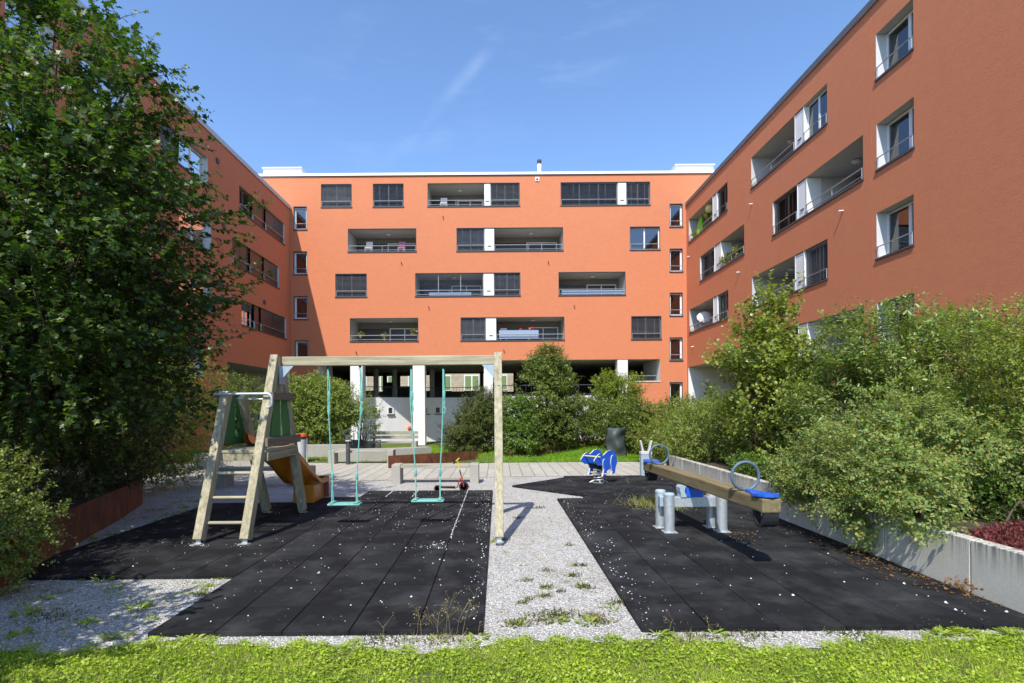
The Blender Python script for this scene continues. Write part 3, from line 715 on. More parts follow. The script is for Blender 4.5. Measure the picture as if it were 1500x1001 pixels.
def do_facade(fac, bld, spec, rowv, hgt, uf, extra_holes, ulo, uhi, vlo, vhi, bl='blind', swap=False):
    holes = list(extra_holes); todo = []
    for r, segs in spec:
        v0 = rowv[r]; v1 = v0 + hgt; U = []
        for x0, x1, kind in segs:
            a, b = uf(x0), uf(x1); a, b = min(a, b), max(a, b); U += [a, b]
            if kind == 'col': holes.append((a, b, v0, v1, 0, 1))
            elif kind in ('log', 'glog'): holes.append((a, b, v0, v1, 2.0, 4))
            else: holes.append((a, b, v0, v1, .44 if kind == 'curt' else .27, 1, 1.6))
            todo.append((kind, a, b, v0, v1))
        todo.append(('trim', min(U), max(U), v0, v1))
    # neighbours in one strip share their seam
    wall = facade(fac, bld, ulo, uhi, vlo, vhi, holes)
    for kind, a, b, v0, v1 in todo:
        if kind == 'trim': opening_trim(fac, bld, a, b, v0, v1)
        elif kind == 'col': column(fac, bld, a, b, v0, v1)
        elif kind == 'log': loggia(fac, bld, a, b, v0, v1)
        elif kind == 'glog':
            loggia(fac, bld, a, b, v0, v1)
            mb = MB()
            for i in range(4): 
                q = a + .03 + (b - a - .06) * i / 3; fac.box(mb, q - .014, q + .014, v0 + .014, v1 - .034, -.16, -.13)
            gf = mb.build('glazing_bar', M['rail'], bld); g = MB(); fac.box(g, a + .03, b - .03, v0 + .05, v1 - .04, -.149, -.141); g.build('pane', M['glass_clear'], gf)
        elif kind == 'blind': window(fac, bld, a, b, v0, v1, 2, bl)
        elif kind == 'brown': window(fac, bld, a, b, v0, v1, 2, 'blind_brown')
        elif kind == 'wblind': window(fac, bld, a, b, v0, v1, 3, bl)
        elif kind == 'win': window(fac, bld, a, b, v0, v1, 2, curtain=fac is FR)
        elif kind == 'curt': window(fac, bld, a, b, v0, v1, 2, curtain=True, split=[0.36], d=.36, fw=.09)
        elif kind == 'half': window(fac, bld, a, b, v0, v1, 2, bl, bfrac=.45)
        elif kind == 'stair': window(fac, bld, a, b, v0, v1, 1, fw=.10)
        elif kind == 'panel':
            mb = MB(); fac.box(mb, a, b, v0 + .02, v1 - .035, -.14, -.09); mb.build('shutter_panel', M['panel_brown'], bld); railing(fac, bld, a, b, v0, [(.37, .019)])
        elif kind == 'dark':
            mb = MB(); n = 2
            for i in range(n): fac.box(mb, a + (b - a) * i / n + .012, a + (b - a) * (i + 1) / n - .012, v0 + .02, v1 - .035, -.14, -.09)
            mb.build('shutter_panel', M['panel_dark'], bld); railing(fac, bld, a, b, v0, [(.37, .019)])
    return wall
stair = [(ub(x0, y), ub(x1, y), v, v + 1.5) for x0, x1, y, v in [(430, 449.5, 320, 13.31), (430, 450, 385, 10.4), (430.5, 451, 450, 7.5), (432, 452, 516, 4.63),
         (981, 1000, 316, 13.31), (981, 1000, 380, 10.4), (981, 1000, 445, 7.55), (981, 1000, 510, 4.65), (981, 1000, 575, 1.75)]]
pa0, pa1, pb0, pb1 = ub(466, 530), ub(905, 530), ub(920, 530), ub(967, 530)
extra = [(a, b, v0, v1, .27, 1, 1.2) for a, b, v0, v1 in stair]
extra += [(pa0, pa1, -0.9, 4.75, 0, 4), (pa1, pb0, -0.9, 4.75, 0, 4), (pb0, pb1, 3.35, 4.75, 0, 4)]
do_facade(FB, bb, SPEC_B, rows, HB, lambda x: ub(x, 380), extra, -26, 25, -1.2, 16.75)
for a, b, v0, v1 in stair:
    window(FB, bb, a, b, v0, v1, 1, fw=.11); opening_trim(FB, bb, a, b, v0, v1)
for x, y in [(649, 318), (588, 385), (628, 450), (522, 516), (803, 384), (841, 448), (738, 513)]:
    p = at(x, y, YB); spout(FB, bb, p[0], p[2])
mb = MB(); p = at(787, 263, YB); FB.box(mb, p[0] - .13, p[0] + .13, p[2] - .13, p[2] + .13, -.01, .05); vb = mb.build('vent', M['frame'], bb)
mb = MB(); FB.box(mb, p[0] - .07, p[0] + .07, p[2] - .09, p[2] + .05, .045, .054); mb.build('vent_opening', M['trim'], vb)
mb = MB()      # shell, roof and white parapet cap
for q in ([(-26, -1.2, 0), (-26, -1.2, -12), (-26, 16.75, -12), (-26, 16.75, 0)], [(25, -1.2, 0), (25, -1.2, -12), (25, 16.75, -12), (25, 16.75, 0)],
          [(-26, 4.7, -12), (25, 4.7, -12), (25, 16.75, -12), (-26, 16.75, -12)]): FB.quad(mb, q)
mb.build('rear_wall', M['orange'], bb)
mb = MB(); FB.box(mb, -26, 25, 16.752, 16.92, -12, .06); mb.build('roof', M['cap_white'], bb)
mb = MB(); FB.box(mb, -26.0, 25.0, 16.73, 16.755, .0, .075); mb.build('roof_drip_edge', M['trim'], bb)
for x0, x1, y0 in [(386, 441, 243.5), (990, 1045, 241)]:
    a, b = at(x0, 243, 36.5)[0], at(x1, 243, 36.5)[0]
    mb = MB(); FB.box(mb, a, b, 16.922, 18.16, -5, -2); r = mb.build('roof_hatch', M['cap_white'], bb)
    mb = MB(); FB.box(mb, a - .08, b + .08, 18.162, 18.25, -5.1, -1.9); mb.build('hatch_cover', M['bin_grey'], r)
c = at(790, 240, 37.0); mb = MB(); mb.lathe([(.13, 16.9), (.13, 18.35), (.15, 18.36), (.15, 18.55)], (c[0], 37, 0), 14); ch = mb.build('chimney', M['cap_white'], bb, smooth=.8)
mb = MB(); mb.lathe([(.15, 18.56), (.15, 18.64)], (c[0], 37, 0), 14); mb.lathe([(.12, 18.64), (.12, 18.72)], (c[0], 37, 0), 14); mb.lathe([(.155, 18.72), (.155, 18.85), (.02, 18.9)], (c[0], 37, 0), 14); mb.build('chimney_cowl', M['charcoal'], ch, smooth=.8)
for x in (453, 973): 
    u = ub(x, 400); mb = MB(); FB.box(mb, u - .012, u + .012, -.9, 16.7, 0, .003); mb.build('expansion_joint', M['orange'], bb)
# open ground floor: soffit, deck, pillars, curved white wall, rear openings
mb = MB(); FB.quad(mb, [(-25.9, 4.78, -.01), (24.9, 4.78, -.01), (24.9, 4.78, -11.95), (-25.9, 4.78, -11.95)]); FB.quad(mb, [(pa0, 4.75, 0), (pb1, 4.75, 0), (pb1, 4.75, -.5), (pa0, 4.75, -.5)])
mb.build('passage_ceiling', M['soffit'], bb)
mb = MB(); FB.quad(mb, [(pa0, -1, 0), (pa0, 4.75, 0), (pa0, 4.75, -3), (pa0, -1, -3)]); mb.build('passage_reveal', M['white_plaster'], bb)
mb = MB(); FB.quad(mb, [(pb1, 3.35, 0), (pb1, 4.75, 0), (pb1, 4.75, -4), (pb1, 3.35, -4)])
FB.quad(mb, [(pb0, 3.35, -.002), (pb1, 3.35, -.002), (pb1, 3.35, -.4), (pb0, 3.35, -.4)]); mb.build('passage_reveal', M['white_plaster'], bb)
railing(FB, bb, pb0, pb1, 3.35, [(.32, .02)])
mb = MB(); FB.box(mb, pb0 - .1, pb1 + .03, 3.27, 3.345, -.3, .04); mb.build('passage_sill', M['bin_grey'], bb)
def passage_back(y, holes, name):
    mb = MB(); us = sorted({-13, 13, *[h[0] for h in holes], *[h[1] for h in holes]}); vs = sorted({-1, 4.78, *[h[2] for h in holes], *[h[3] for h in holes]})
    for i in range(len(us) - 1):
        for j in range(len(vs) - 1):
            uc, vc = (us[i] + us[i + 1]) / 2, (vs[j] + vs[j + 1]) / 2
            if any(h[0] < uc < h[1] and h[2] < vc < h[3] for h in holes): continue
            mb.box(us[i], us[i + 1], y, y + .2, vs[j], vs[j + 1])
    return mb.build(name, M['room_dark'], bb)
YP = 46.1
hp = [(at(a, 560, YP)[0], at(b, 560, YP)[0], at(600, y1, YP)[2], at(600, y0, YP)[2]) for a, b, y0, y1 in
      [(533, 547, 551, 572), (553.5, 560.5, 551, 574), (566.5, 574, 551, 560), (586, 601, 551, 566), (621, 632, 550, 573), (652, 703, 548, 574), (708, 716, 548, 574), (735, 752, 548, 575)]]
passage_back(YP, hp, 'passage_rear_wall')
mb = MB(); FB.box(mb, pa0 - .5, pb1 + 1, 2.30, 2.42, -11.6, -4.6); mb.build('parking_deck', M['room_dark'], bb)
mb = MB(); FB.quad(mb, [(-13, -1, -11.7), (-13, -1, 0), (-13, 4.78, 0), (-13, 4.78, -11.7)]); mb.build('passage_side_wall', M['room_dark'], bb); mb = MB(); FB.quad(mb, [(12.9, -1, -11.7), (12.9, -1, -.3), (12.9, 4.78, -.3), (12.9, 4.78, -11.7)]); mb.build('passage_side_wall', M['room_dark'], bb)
for x0, x1 in [(513, 531), (604.5, 622), (709, 722), (905, 920)]:
    a, b = ub(x0, 560), ub(x1, 560); mb = MB(); FB.box(mb, a, b, -1.2, 4.745, -.75, -.03); mb.build('pillar', M['white_plaster'], bb, bevel=.01)
for x in (551, 633, 578):
    p = at(x, 560, 42); mb = MB(); mb.lathe([(.2, 2.3), (.2, 4.78)], (p[0], 42, 0), 12); mb.build('inner_pillar', M['loggia'], bb, smooth=.8)
W = [(-13, .9), (-11.5, .9), (-9.6, 1.15), (-8.3, 1.6), (-7.2, 2.35), (-5.9, 3.3), (-4.9, 3.95), (-3.9, 4.2), (-2.6, 4.0), (-1.4, 3.1), (-.2, 1.9), (1.5, 1.1), (4, 1.0), (8, 1.0)]
def spl(pts, n=6):
    out = []; P = [pts[0]] + pts + [pts[-1]]
    for i in range(1, len(P) - 2):
        for k in range(n):
            t = k / n; q = []
            for d in range(len(P[0])):
                a, b, c, e = P[i - 1][d], P[i][d], P[i + 1][d], P[i + 2][d]
                q.append(.5 * (2 * b + (c - a) * t + (2 * a - 5 * b + 4 * c - e) * t * t + (3 * b - a - 3 * c + e) * t ** 3))
            out.append(tuple(q))
    return out + [tuple(pts[-1])]
cw = spl(W); mb = MB(); z0, z1 = -1.2, 2.44
nwl = len(cw)
for (u, d) in cw: mb.v += [tuple(FB.p(u, z0, -d)), tuple(FB.p(u, z1, -d)), tuple(FB.p(u, z1, -d - .25))]
for i in range(nwl - 1):
    a, b = i * 3, i * 3 + 3; mb.f += [(a, b, b + 1, a + 1), (a + 1, b + 1, b + 2, a + 2)]; mb.m += [0, 0]
cwall = mb.build('curved_wall', M['white_plaster'], bb, smooth=.6)
def on_curve(px):   # where the sight line of a column meets the curved wall
    best = None
    for i in range(len(cw) - 1):
        (u0, d0), (u1, d1) = cw[i], cw[i + 1]
        for k in range(8):
            t = k / 8; u, d = u0 + (u1 - u0) * t, d0 + (d1 - d0) * t
            x = VPX + u * F / (YB + d)
            if best is None or abs(x - px) < best[0]: best = (abs(x - px), u, d, math.atan2(-(d1 - d0), (u1 - u0)))
    return best[1:]
for px in (550, 572.5, 642, 623.5):
    u, d, a = on_curve(px); p = FB.p(u, 0, -d); ca, sa = math.cos(a), math.sin(a)
    fc = Fac((p.x, p.y, 0), (ca, -sa, 0), (-sa * 1.0, -ca, 0)); v0, v1 = 1.28, 1.78
    mb = MB(); 
    for x0, x1, y0, y1 in ((-.24, .24, v0, v0 + .06), (-.24, .24, v1 - .06, v1), (-.24, -.18, v0 + .06, v1 - .06), (.10, .24, v0 + .06, v1 - .06)): fc.box(mb, x0, x1, y0, y1, -.1, .05)
    w_ = mb.build('small_window', M['frame'], bb); mb = MB(); fc.box(mb, -.18, .10, v0 + .06, v1 - .06, -.02, .012); mb.build('pane', M['panel_dark'], w_)
    mb = MB(); fc.box(mb, -.28, .28, v0 - .07, v0 - .003, -.05, .10); mb.build('sill', M['trim'], w_)
mb = MB(); top = [FB.p(u, z1 + .72, -d - .12) for u, d in cw]; mb.tube(top, .025, 6)
mb.tube([q + Vector((0, 0, -.62)) for q in top], .012, 5)
for i in range(0, len(top), 1): mb.tube([top[i], top[i] + Vector((0, 0, -.72))], .010, 5)
mb.build('deck_railing', M['charcoal'], bb)

# ------------------------------------------------------------------ right wing
br = thing('apartment_building', 'orange apartment wing along the right side with white window reveals', 'building', (XR, 0, 0))
rr = [12.12, 9.22, 6.37, 3.48]
SPEC_R = [
 (0, [(1009, 1044, 'log'), (1044, 1050, 'col'), (1050, 1066, 'brown')]), (1, [(1025, 1046, 'blind'), (1046, 1055, 'col'), (1055, 1090, 'log')]), (2, [(1009, 1044, 'log'), (1044, 1049.5, 'col'), (1049.5, 1066, 'blind')]),
 (0, [(1101, 1165, 'log'), (1165, 1178, 'col'), (1178, 1213, 'win')]), (1, [(1132, 1168, 'brown'), (1168, 1181, 'col'), (1181, 1265, 'log')]), (2, [(1101, 1164, 'log'), (1164, 1177, 'col'), (1177, 1212, 'blind')]),
 (3, [(1131, 1168, 'blind'), (1168, 1181, 'col'), (1181, 1265, 'log')]),
 (0, [(1285, 1340, 'curt')]), (1, [(1285, 1340, 'curt')]), (2, [(1284, 1338.5, 'curt')]), (3, [(1284, 1338, 'curt')]),
]
yr0, yr1 = uw(1092, 540, XR), 34.3
exr = [(yr0, yr1, -1, 4.2, .0, 4), (9.6, 13.2, -1, 2.75, 3.0, 4)]
do_facade(FR, br, SPEC_R, rr, 1.48, lambda x: uw(x, 330, XR), exr, 1.0, 34.5, -1.2, 14.62)
def wing_shell(fac, bld, y0, cap):
    mb = MB(); fac.quad(mb, [(y0, -1.2, 0), (y0, -1.2, -11.5), (y0, 14.62, -11.5), (y0, 14.62, 0)]); fac.quad(mb, [(y0, -1.2, -11.5), (34.48, -1.2, -11.5), (34.48, 14.62, -11.5), (y0, 14.62, -11.5)]); mb.build('rear_wall', M['orange'], bld)
    mb = MB(); fac.box(mb, y0 - .06, 34.44, 14.622, 14.80, -11.5, .05); mb.build('roof', M['bin_grey'], bld)
    mb = MB(); fac.box(mb, y0 - .06, 34.44, 14.60, 14.84, .051, .066); mb.build('roof_edge', cap, bld)
wing_shell(FR, br, 1.0, M['cap_dark'])
def niche(fac, bld, u0, u1, v1, depth, name):
    mb = MB()
    fac.quad(mb, [(u0, v1, 0), (u1, v1, 0), (u1, v1, -depth), (u0, v1, -depth)], 1)
    for u in (u0, u1): fac.quad(mb, [(u, -1, 0), (u, v1, 0), (u, v1, -depth), (u, -1, -depth)], 0)
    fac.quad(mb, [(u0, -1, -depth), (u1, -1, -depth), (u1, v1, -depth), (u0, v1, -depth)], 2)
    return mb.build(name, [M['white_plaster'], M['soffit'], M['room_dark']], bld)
niche(FR, br, yr0, yr1, 4.2, 6.0, 'passage')
for x, y in [(1102, 299), (1235, 309), (1010, 376), (1083, 399), (1016, 508)]:
    Y = uw(x, y, XR); v = at(x, y, Y)[2]; spout(FR, br, Y, v)
for x in (1097, 1277):
    u = uw(x, 300, XR); mb = MB(); FR.box(mb, u - .012, u + .012, -1, 14.6, 0, .003); mb.build('expansion_joint', M['orange'], br)
mb = MB(); FR.box(mb, 9.3, 13.6, 2.62, 2.80, .0, 1.1); mb.build('entrance_canopy', M['charcoal'], br)

# ------------------------------------------------------------------ left wing
bl_ = thing('apartment_building', 'orange apartment wing in shade along the left side behind the maple', 'building', (XL, 0, 0))
rl = [12.04, 9.08, 6.12, 3.16]
SPEC_L = [
 (0, [(351, 370, 'brown'), (370, 389, 'panel'), (389, 416.5, 'dark')]), (1, [(340, 366, 'dark'), (366, 386, 'panel'), (386, 408, 'dark')]), (2, [(353, 371, 'half'), (371, 381, 'panel'), (381, 418, 'dark')]),
 (0, [(236, 263, 'dark'), (263, 305, 'win')]), (1, [(262, 309, 'win')]), (2, [(262, 309, 'win')]), (3, [(255, 296, 'half')]),
 (0, [(10, 80, 'win')]), (1, [(10, 80, 'win')]), (2, [(100, 190, 'win')]), (0, [(120, 190, 'win')]),
]
yl0, yl1 = uw(333, 540, -abs(XL)), 34.2
exl = [(yl0, yl1, -1, 4.05, .0, 4)]
do_facade(FL, bl_, SPEC_L, rl, 1.33, lambda x: uw(x, 330, XL), exl, 3.0, 34.5, -1.2, 14.62)
wing_shell(FL, bl_, 3.0, M['bin_grey'])
niche(FL, bl_, yl0, yl1, 4.05, 7.0, 'passage')
mb = MB(); mb.tube([FL.p(yl0, 3.0, -2), FL.p(yl1, 3.0, -2)], .03, 6)
for i in range(9): q = yl0 + (yl1 - yl0) * i / 8; mb.tube([FL.p(q, -.5, -2), FL.p(q, 3.0, -2)], .025, 5)
mb.build('passage_railing', M['charcoal'], bl_)
for x, y in [(318, 236), (385, 296), (387, 443), (327, 330), (322, 412)]:
    Y = uw(x, y, XL); v = at(x, y, Y)[2]; mb = MB(); FL.box(mb, Y - .11, Y + .11, v - .11, v + .11, -.01, .06); mb.build('vent', M['charcoal'], bl_)
for x in (324, 425.0):
    u = uw(x, 300, XL); mb = MB(); FL.box(mb, u - .012, u + .012, -1, 14.6, 0, .003); mb.build('expansion_joint', M['orange'], bl_)

# ------------------------------------------------------------------ stone house seen through the passage, garden hedge there
sh = thing('stone_house', 'pale stone house with green shuttered windows seen through the passage', 'house', (0, 66, 0))
def stonemat():
    k = NT('stone_blocks'); br = k.n('ShaderNodeTexBrick'); br.inputs['Scale'].default_value = 1.0; br.inputs['Brick Width'].default_value = .55; br.inputs['Row Height'].default_value = .28; br.inputs['Mortar Size'].default_value = .02
    br.inputs['Color1'].default_value = (.46, .40, .29, 1); br.inputs['Color2'].default_value = (.36, .31, .22, 1); br.inputs['Mortar'].default_value = (.28, .25, .2, 1)
    k.l(k.coords(rot=(PI / 2, 0, 0)), br.inputs['Vector']); k.col(br.outputs['Color']); k.rough(.9); return k.mat
M['stone'] = stonemat()
mb = MB(); mb.box(-22, 3, 66, 74, -1, 9); mb.build('wall', M['stone'], sh)
mb = MB(); mb.prism([(65.4, 9), (74.6, 9), (70, 12.5)], lambda a, b, t: (t, a, b), -22.5, 3.5); mb.build('roof', M['panel_brown'], sh)
for i in range(6):
    x = -17.15 + i * 3.47
    for z in (3.85, 6.9):
        mb = MB(); mb.box(x - .95, x + .95, 65.9, 66.05, z, z + 1.95); f = mb.build('window', M['frame'], sh)
        mb = MB(); mb.box(x - .82, x - .09, 65.86, 65.899, z + .15, z + 1.8); mb.box(x + .09, x + .82, 65.86, 65.899, z + .15, z + 1.8); mb.build('shutter', M['sage'], f)
# ================================================================== PLAYGROUND
pf = thing('play_frame', 'wooden climbing tower with ladder, green boards, orange slide and long swing beam', 'play frame', (-1.5, 7.4, 0))
XA, XB2 = -3.62, -3.06
def leg(x, y0, y1, z1, nm='leg', z0=.085, m='wood_z'):
    mb = MB(); mb.beam((x, y0, z0), (x, y1, z1), .105, .125); o = mb.build(nm, M[m], pf, bevel=.008)
    s = MB(); d = (y1 - y0) / (z1 - z0)
    s.box(x - .028, x + .028, y0 - .006 - d * .04, y0 + .006 - d * .04, .0, .16); s.box(x - .05, x + .05, y0 - .05 - d * .08, y0 + .05 - d * .08, ZM + .001, ZM + .008)
    s.build('foot_anchor', M['galv'], o); return o
lg = leg(XB2, 6.42, 7.33, 2.385); leg(XA, 6.42, 7.10, 1.88); leg(XB2, 8.30, 7.52, 2.15); leg(XA, 8.30, 7.48, 1.84)
r1 = leg(0.0, 6.42, 7.325, 2.395); leg(0.0, 8.34, 7.50, 2.30)
for o, x, pts in ((lg, XB2, [(7.255, 2.18), (7.165, 1.97)]), (r1, 0.0, [(7.245, 2.20), (7.12, 1.96)])):
    mb = MB()
    for y, z in pts: mb.lathe([(.0, -.03), (.012, -.028), (.017, -.02), (.017, .03)], (x, y - .02, z), 10, axis='y')
    mb.build('bolt', M['galv'], o, smooth=.8)
mb = MB(); mb.box(-3.0, .052, 7.385, 7.475, 2.255, 2.385); mb.build('beam', M['wood_x'], pf, bevel=.01)
for x0, sg in ((-3.0, 1), (-.055, -1)):
    mb = MB(); mb.prism([(x0, 2.252), (x0 + sg * .17, 2.252), (x0, 2.06)], lambda a, b, t: (a, t, b), 7.36, 7.366); mb.box(min(x0, x0 + sg * .008), max(x0, x0 + sg * .008), 7.30, 7.50, 2.0, 2.25); mb.build('gusset_plate', M['galv_dull'], pf)
mb = MB(); mb.box(XB2 - .05, XB2 + .05, 7.36, 7.48, 1.88, 2.22); mb.build('spacer_block', M['wood_z'], pf)
for z, y in ((.27, 6.52), (.56, 6.63), (.85, 6.745)):
    mb = MB(); mb.tube([(XA + .04, y, z), (XB2 - .04, y, z)], .021, 10); mb.build('rung', M['wood_x'], pf, smooth=.8)
# platform
mb = MB()
for i in range(8): y = 6.83 + i * .132; mb.box(XA - .06, XB2 + .07, y, y + .122, 1.10, 1.135)
mb.build('platform', M['wood_x'], pf, bevel=.004)
mb = MB(); mb.box(XB2 + .055, XB2 + .09, 6.86, 7.84, .99, 1.097); mb.box(XA - .09, XA - .055, 6.86, 7.84, .99, 1.097); mb.box(XA + .05, XB2 - .05, 6.84, 6.88, 1.0, 1.097); mb.build('platform_joist', M['wood_y'], pf, bevel=.004)
for x, sg in ((XB2 + .075, 1), (XA - .075, -1)):
    for z0, z1, ya, yb in ((1.17, 1.285, 6.84, 7.99), (1.78, 1.885, 7.02, 7.72)):
        mb = MB(); mb.box(x - .02, x + .02, ya, yb, z0, z1); mb.build('guard_rail', M['wood_brown'], pf, bevel=.004)
    for sgn in (-1, 1):
        c = 7.40; lo = (.04, .345) ; hi = (.035, .235)
        a0, a1 = sorted((c + sgn * lo[0], c + sgn * lo[1])); b0, b1 = sorted((c + sgn * hi[0], c + sgn * hi[1]))
        mb = MB(); mb.prism([(a0, 1.20), (a1, 1.20), (b1, 1.87), (b0, 1.87)], lambda a, b, t: (t, a, b), x - .042 * sg - .009, x - .042 * sg + .009); mb.build('green_board', M['green_panel'], pf, bevel=.003)
# tubes across the ladder head
def bar(y, z, x1):
    pts = [(XA - .11, y, z), (x1 - .06, y, z)] + [(x1 - .06 + .06 * math.sin(t), y, z - .06 + .06 * math.cos(t)) for t in np.linspace(.3, PI / 2, 4)] + [(x1, y, z - .13)] + [(x1 - .05 + .05 * math.cos(t), y + .0, z - .13 - .05 * math.sin(t)) for t in np.linspace(.3, PI / 2, 4)] + [(x1 - .12, y + .02, z - .19)]
    mb = MB(); mb.tube(pts, .018, 10); return mb.build('grab_bar', M['galv'], pf, smooth=.9)
bar(6.99, 1.86, XB2 + .085); 
mb = MB(); mb.tube([(XA, 7.60, 1.80), (XB2, 7.60, 1.80)], .018, 10); mb.build('grab_bar', M['galv'], pf, smooth=.9)
mb = MB(); mb.box(XA - .06, XA + .06, 7.0, 7.08, 1.83, 1.90); mb.build('tube_clamp', M['galv'], pf, bevel=.01)
# slide: deep moulded cheeks with a rounded trough between them
xs0, xs1 = -3.60, -3.10
up = [(7.55, 1.33), (7.95, 1.19), (8.45, .905), (8.94, .635), (9.15, .505), (9.30, .445), (9.42, .425), (9.66, .425)]
lo = [(9.68, .41), (9.68, .05), (8.60, .05), (8.58, .36), (8.34, .40), (7.95, .74), (7.50, 1.02)]
yst = [7.52, 7.75, 7.95, 8.2, 8.45, 8.7, 8.94, 9.08, 9.18, 9.28, 9.40, 9.52, 9.68]
zup = np.interp(yst, [p[0] for p in up], [p[1] for p in up]); zlo = np.interp(yst, [7.50, 7.95, 8.34, 8.58, 9.7], [1.02, .80, .55, .42, .33])
sl = MB(); wS = (xs1 - xs0) / 2; xm = (xs0 + xs1) / 2
def sect(z1, z0):
    h = z1 - z0
    half = [(wS - .115, z1 - .15), (wS - .075, z1 - .10), (wS - .06, z1 - .03), (wS - .045, z1), (wS - .018, z1 + .004), (wS, z1 - .022), (wS + .004, z1 - .07), (wS - .012, z1 - .13 if h > .2 else z1 - .09), (wS - .10, z0 + .40 * h), (wS - .19, z0)]
    L = [(0, z1 - .165)] + half; return [(xm + a, b) for a, b in L] + [(xm - a, b) for a, b in half[::-1]]
for y, a, b in zip(yst, zup, zlo): sl.v += [(x, y, z) for x, z in sect(a, b)]
k = len(sect(1, .5))
for i in range(len(yst) - 1):
    for j in range(k): sl.f.append((i * k + j, i * k + (j + 1) % k, (i + 1) * k + (j + 1) % k, (i + 1) * k + j)); sl.m.append(0)
sl.f.append(tuple((len(yst) - 1) * k + j for j in range(k))); sl.m.append(0)
slide = sl.build('slide', M['slide'], pf, smooth=1.0)
mb = MB(); mb.box(xs0 + .07, xs1 - .07, 9.12, 9.66, ZM + .002, .36); mb.build('slide_foot', M['slide'], slide, bevel=.02)
mb = MB(); mb.box(xs0 - .004, xs1 + .004, 9.682, 9.71, .06, .44); mb.build('slide_end', M['slide_edge'], slide, bevel=.01)

# ---- swings
def swing(x0, x1, zs, label, ph):
    yc = 7.43; t = thing('swing', label, 'swing', ((x0 + x1) / 2, yc, 0), 'swings hanging from the wooden beam')
    mb = MB(); w = .225; xm = (x0 + x1) / 2
    mb.box(xm - w, xm + w, yc - .085, yc + .085, zs - .03, zs); mb.build('seat', M['seat_teal'], t, bevel=.012)
    for x, s in ((x0, -1), (x1, 1)):
        xb = xm + s * .17; h = MB(); h.tube([(x, yc - .0, 2.254), (x, yc, 2.235)], .02, 8); h.tube(arc((x, yc, 2.215), .016, 0, 2 * PI, 10), .005, 5); h.build('hanger', M['charcoal'], t, smooth=.9)
        zk = zs + .37
        r = MB(); r.tube([(x, yc, 2.2), (x + .004 * s + ph * .01, yc - .01, 1.75), (xb * .55 + x * .45, yc, 1.1), (xb, yc, zk)], .0095, 6)
        r.tube([(x + .012, yc - .012, 2.19), (x + .02 + ph * .012, yc - .015, 2.0), (x + .024, yc - .014, 1.72 + .06 * s), (x + .012, yc - .012, 1.60 + .05 * s)], .0085, 6)
        r.tube([(x + .008, yc, 1.74), (x + .03, yc - .01, 1.64), (x + .012, yc - .012, 1.57), (x - .004, yc, 1.62), (x, yc, 1.7)], .0095, 6)
        r.tube([(xb, yc, zk - .03), (xb + .006, yc - .04, zk - .17), (xb + .01, yc - .075, zs)], .0085, 6); r.tube([(xb, yc, zk - .03), (xb - .006, yc + .04, zk - .17), (xb - .012, yc + .075, zs)], .0085, 6)
        r.tube([(xb + .01, yc, zk - .1), (xb - .01, yc + .01, zk - .14), (xb + .01, yc - .01, zk - .19)], .012, 6)
        rope = r.build('rope', M['rope'], t, smooth=.9)
        c = MB(); c.lathe([(.008, zk - .06), (.018, zk - .045), (.02, zk + .03), (.012, zk + .06), (.008, zk + .065)], (xb, yc, 0), 10); c.lathe([(.008, 1.76), (.019, 1.78), (.019, 1.88), (.008, 1.9)], (x + .014, yc - .01, 0), 10); c.build('rope_clamp', M['seat_teal'], rope, smooth=.9)
        e = MB(); e.box(xb - .03, xb + .03, yc - .09, yc + .09, zs + .001, zs + .014); e.build('rope_plate', M['seat_teal'], t, bevel=.004)
swing(-2.377, -1.925, .345, 'turquoise swing nearer the orange slide, left of the pair', 1)
swing(-1.215, -.768, .385, 'turquoise swing with the red scooter behind it, right of the pair', -.6)

# ---- seesaw
ss = thing('seesaw', 'wooden seesaw beam with blue seats and ring handles on steel posts', 'seesaw', (2.53, 6.95, 0))
def bp(t, dx, z):     # along the beam, t in -1..1 from near to far end
    n, f = Vector((2.625, 5.12, 0)), Vector((2.455, 8.72, 0)); p = n.lerp(f, (t + 1) / 2); d = (f - n).normalized()
    return Vector((p.x + dx * d.y, p.y - dx * d.x, z))
mb = MB(); mb.beam(bp(-1, 0, .688), bp(1, 0, .688), .19, .14); mb.build('beam', M['wood_seesaw'], ss, bevel=.014)
for s in (-1, 1):
    L = 1.8
    def q(a, dx, z): return bp(s * (1 - a / L), dx, z)
    out = [(-.02, .0), (0, .07), (.06, .105), (.16, .105), (.24, .075), (.31, .05), (.40, .045), (.44, .0), (.40, -.045), (.31, -.05), (.24, -.075), (.16, -.105), (.06, -.105), (0, -.07)]
    mb = MB(); mb.prism([(a * 1.05, b * 1.05) for a, b in out], lambda a, b, t: q(a, b, t + (.012 if a < .1 else 0)), .7595, .785); mb.build('seat', M['blue'], ss, bevel=.008)
    mb = MB(); c = q(.50, 0, .915); ring = []
    ax = (q(.5, 1, 0) - q(.5, 0, 0)).normalized()
    for i in range(28): t = 2 * PI * i / 28; ring.append(c + ax * (.147 * math.cos(t)) + Vector((0, 0, .147 * math.sin(t))))
    mb.tube(ring, .0165, 10, closed=True); mb.build('handle_ring', M['ringblue'], ss, smooth=3.2)
    mb = MB(); d = (q(0, 0, 0) - q(.5, 0, 0)).normalized(); cc = q(.115, 0, .64)
    pts = [(.105 * math.cos(t), .16 * math.sin(t)) for t in np.linspace(PI, 2 * PI, 13)]; pin = [(.075 * math.cos(t), .13 * math.sin(t)) for t in np.linspace(2 * PI, PI, 13)]
    mb.prism(pts + pin, lambda a, b, t: cc + d * a + ax * t + Vector((0, 0, b - .022)), -.075, .075); mb.build('tyre_buffer', M['black'], ss)
    mb = MB(); mb.beam(q(.02, 0, .596), q(.09, 0, .596), .12, .04); mb.build('end_bracket', M['galv'], ss)
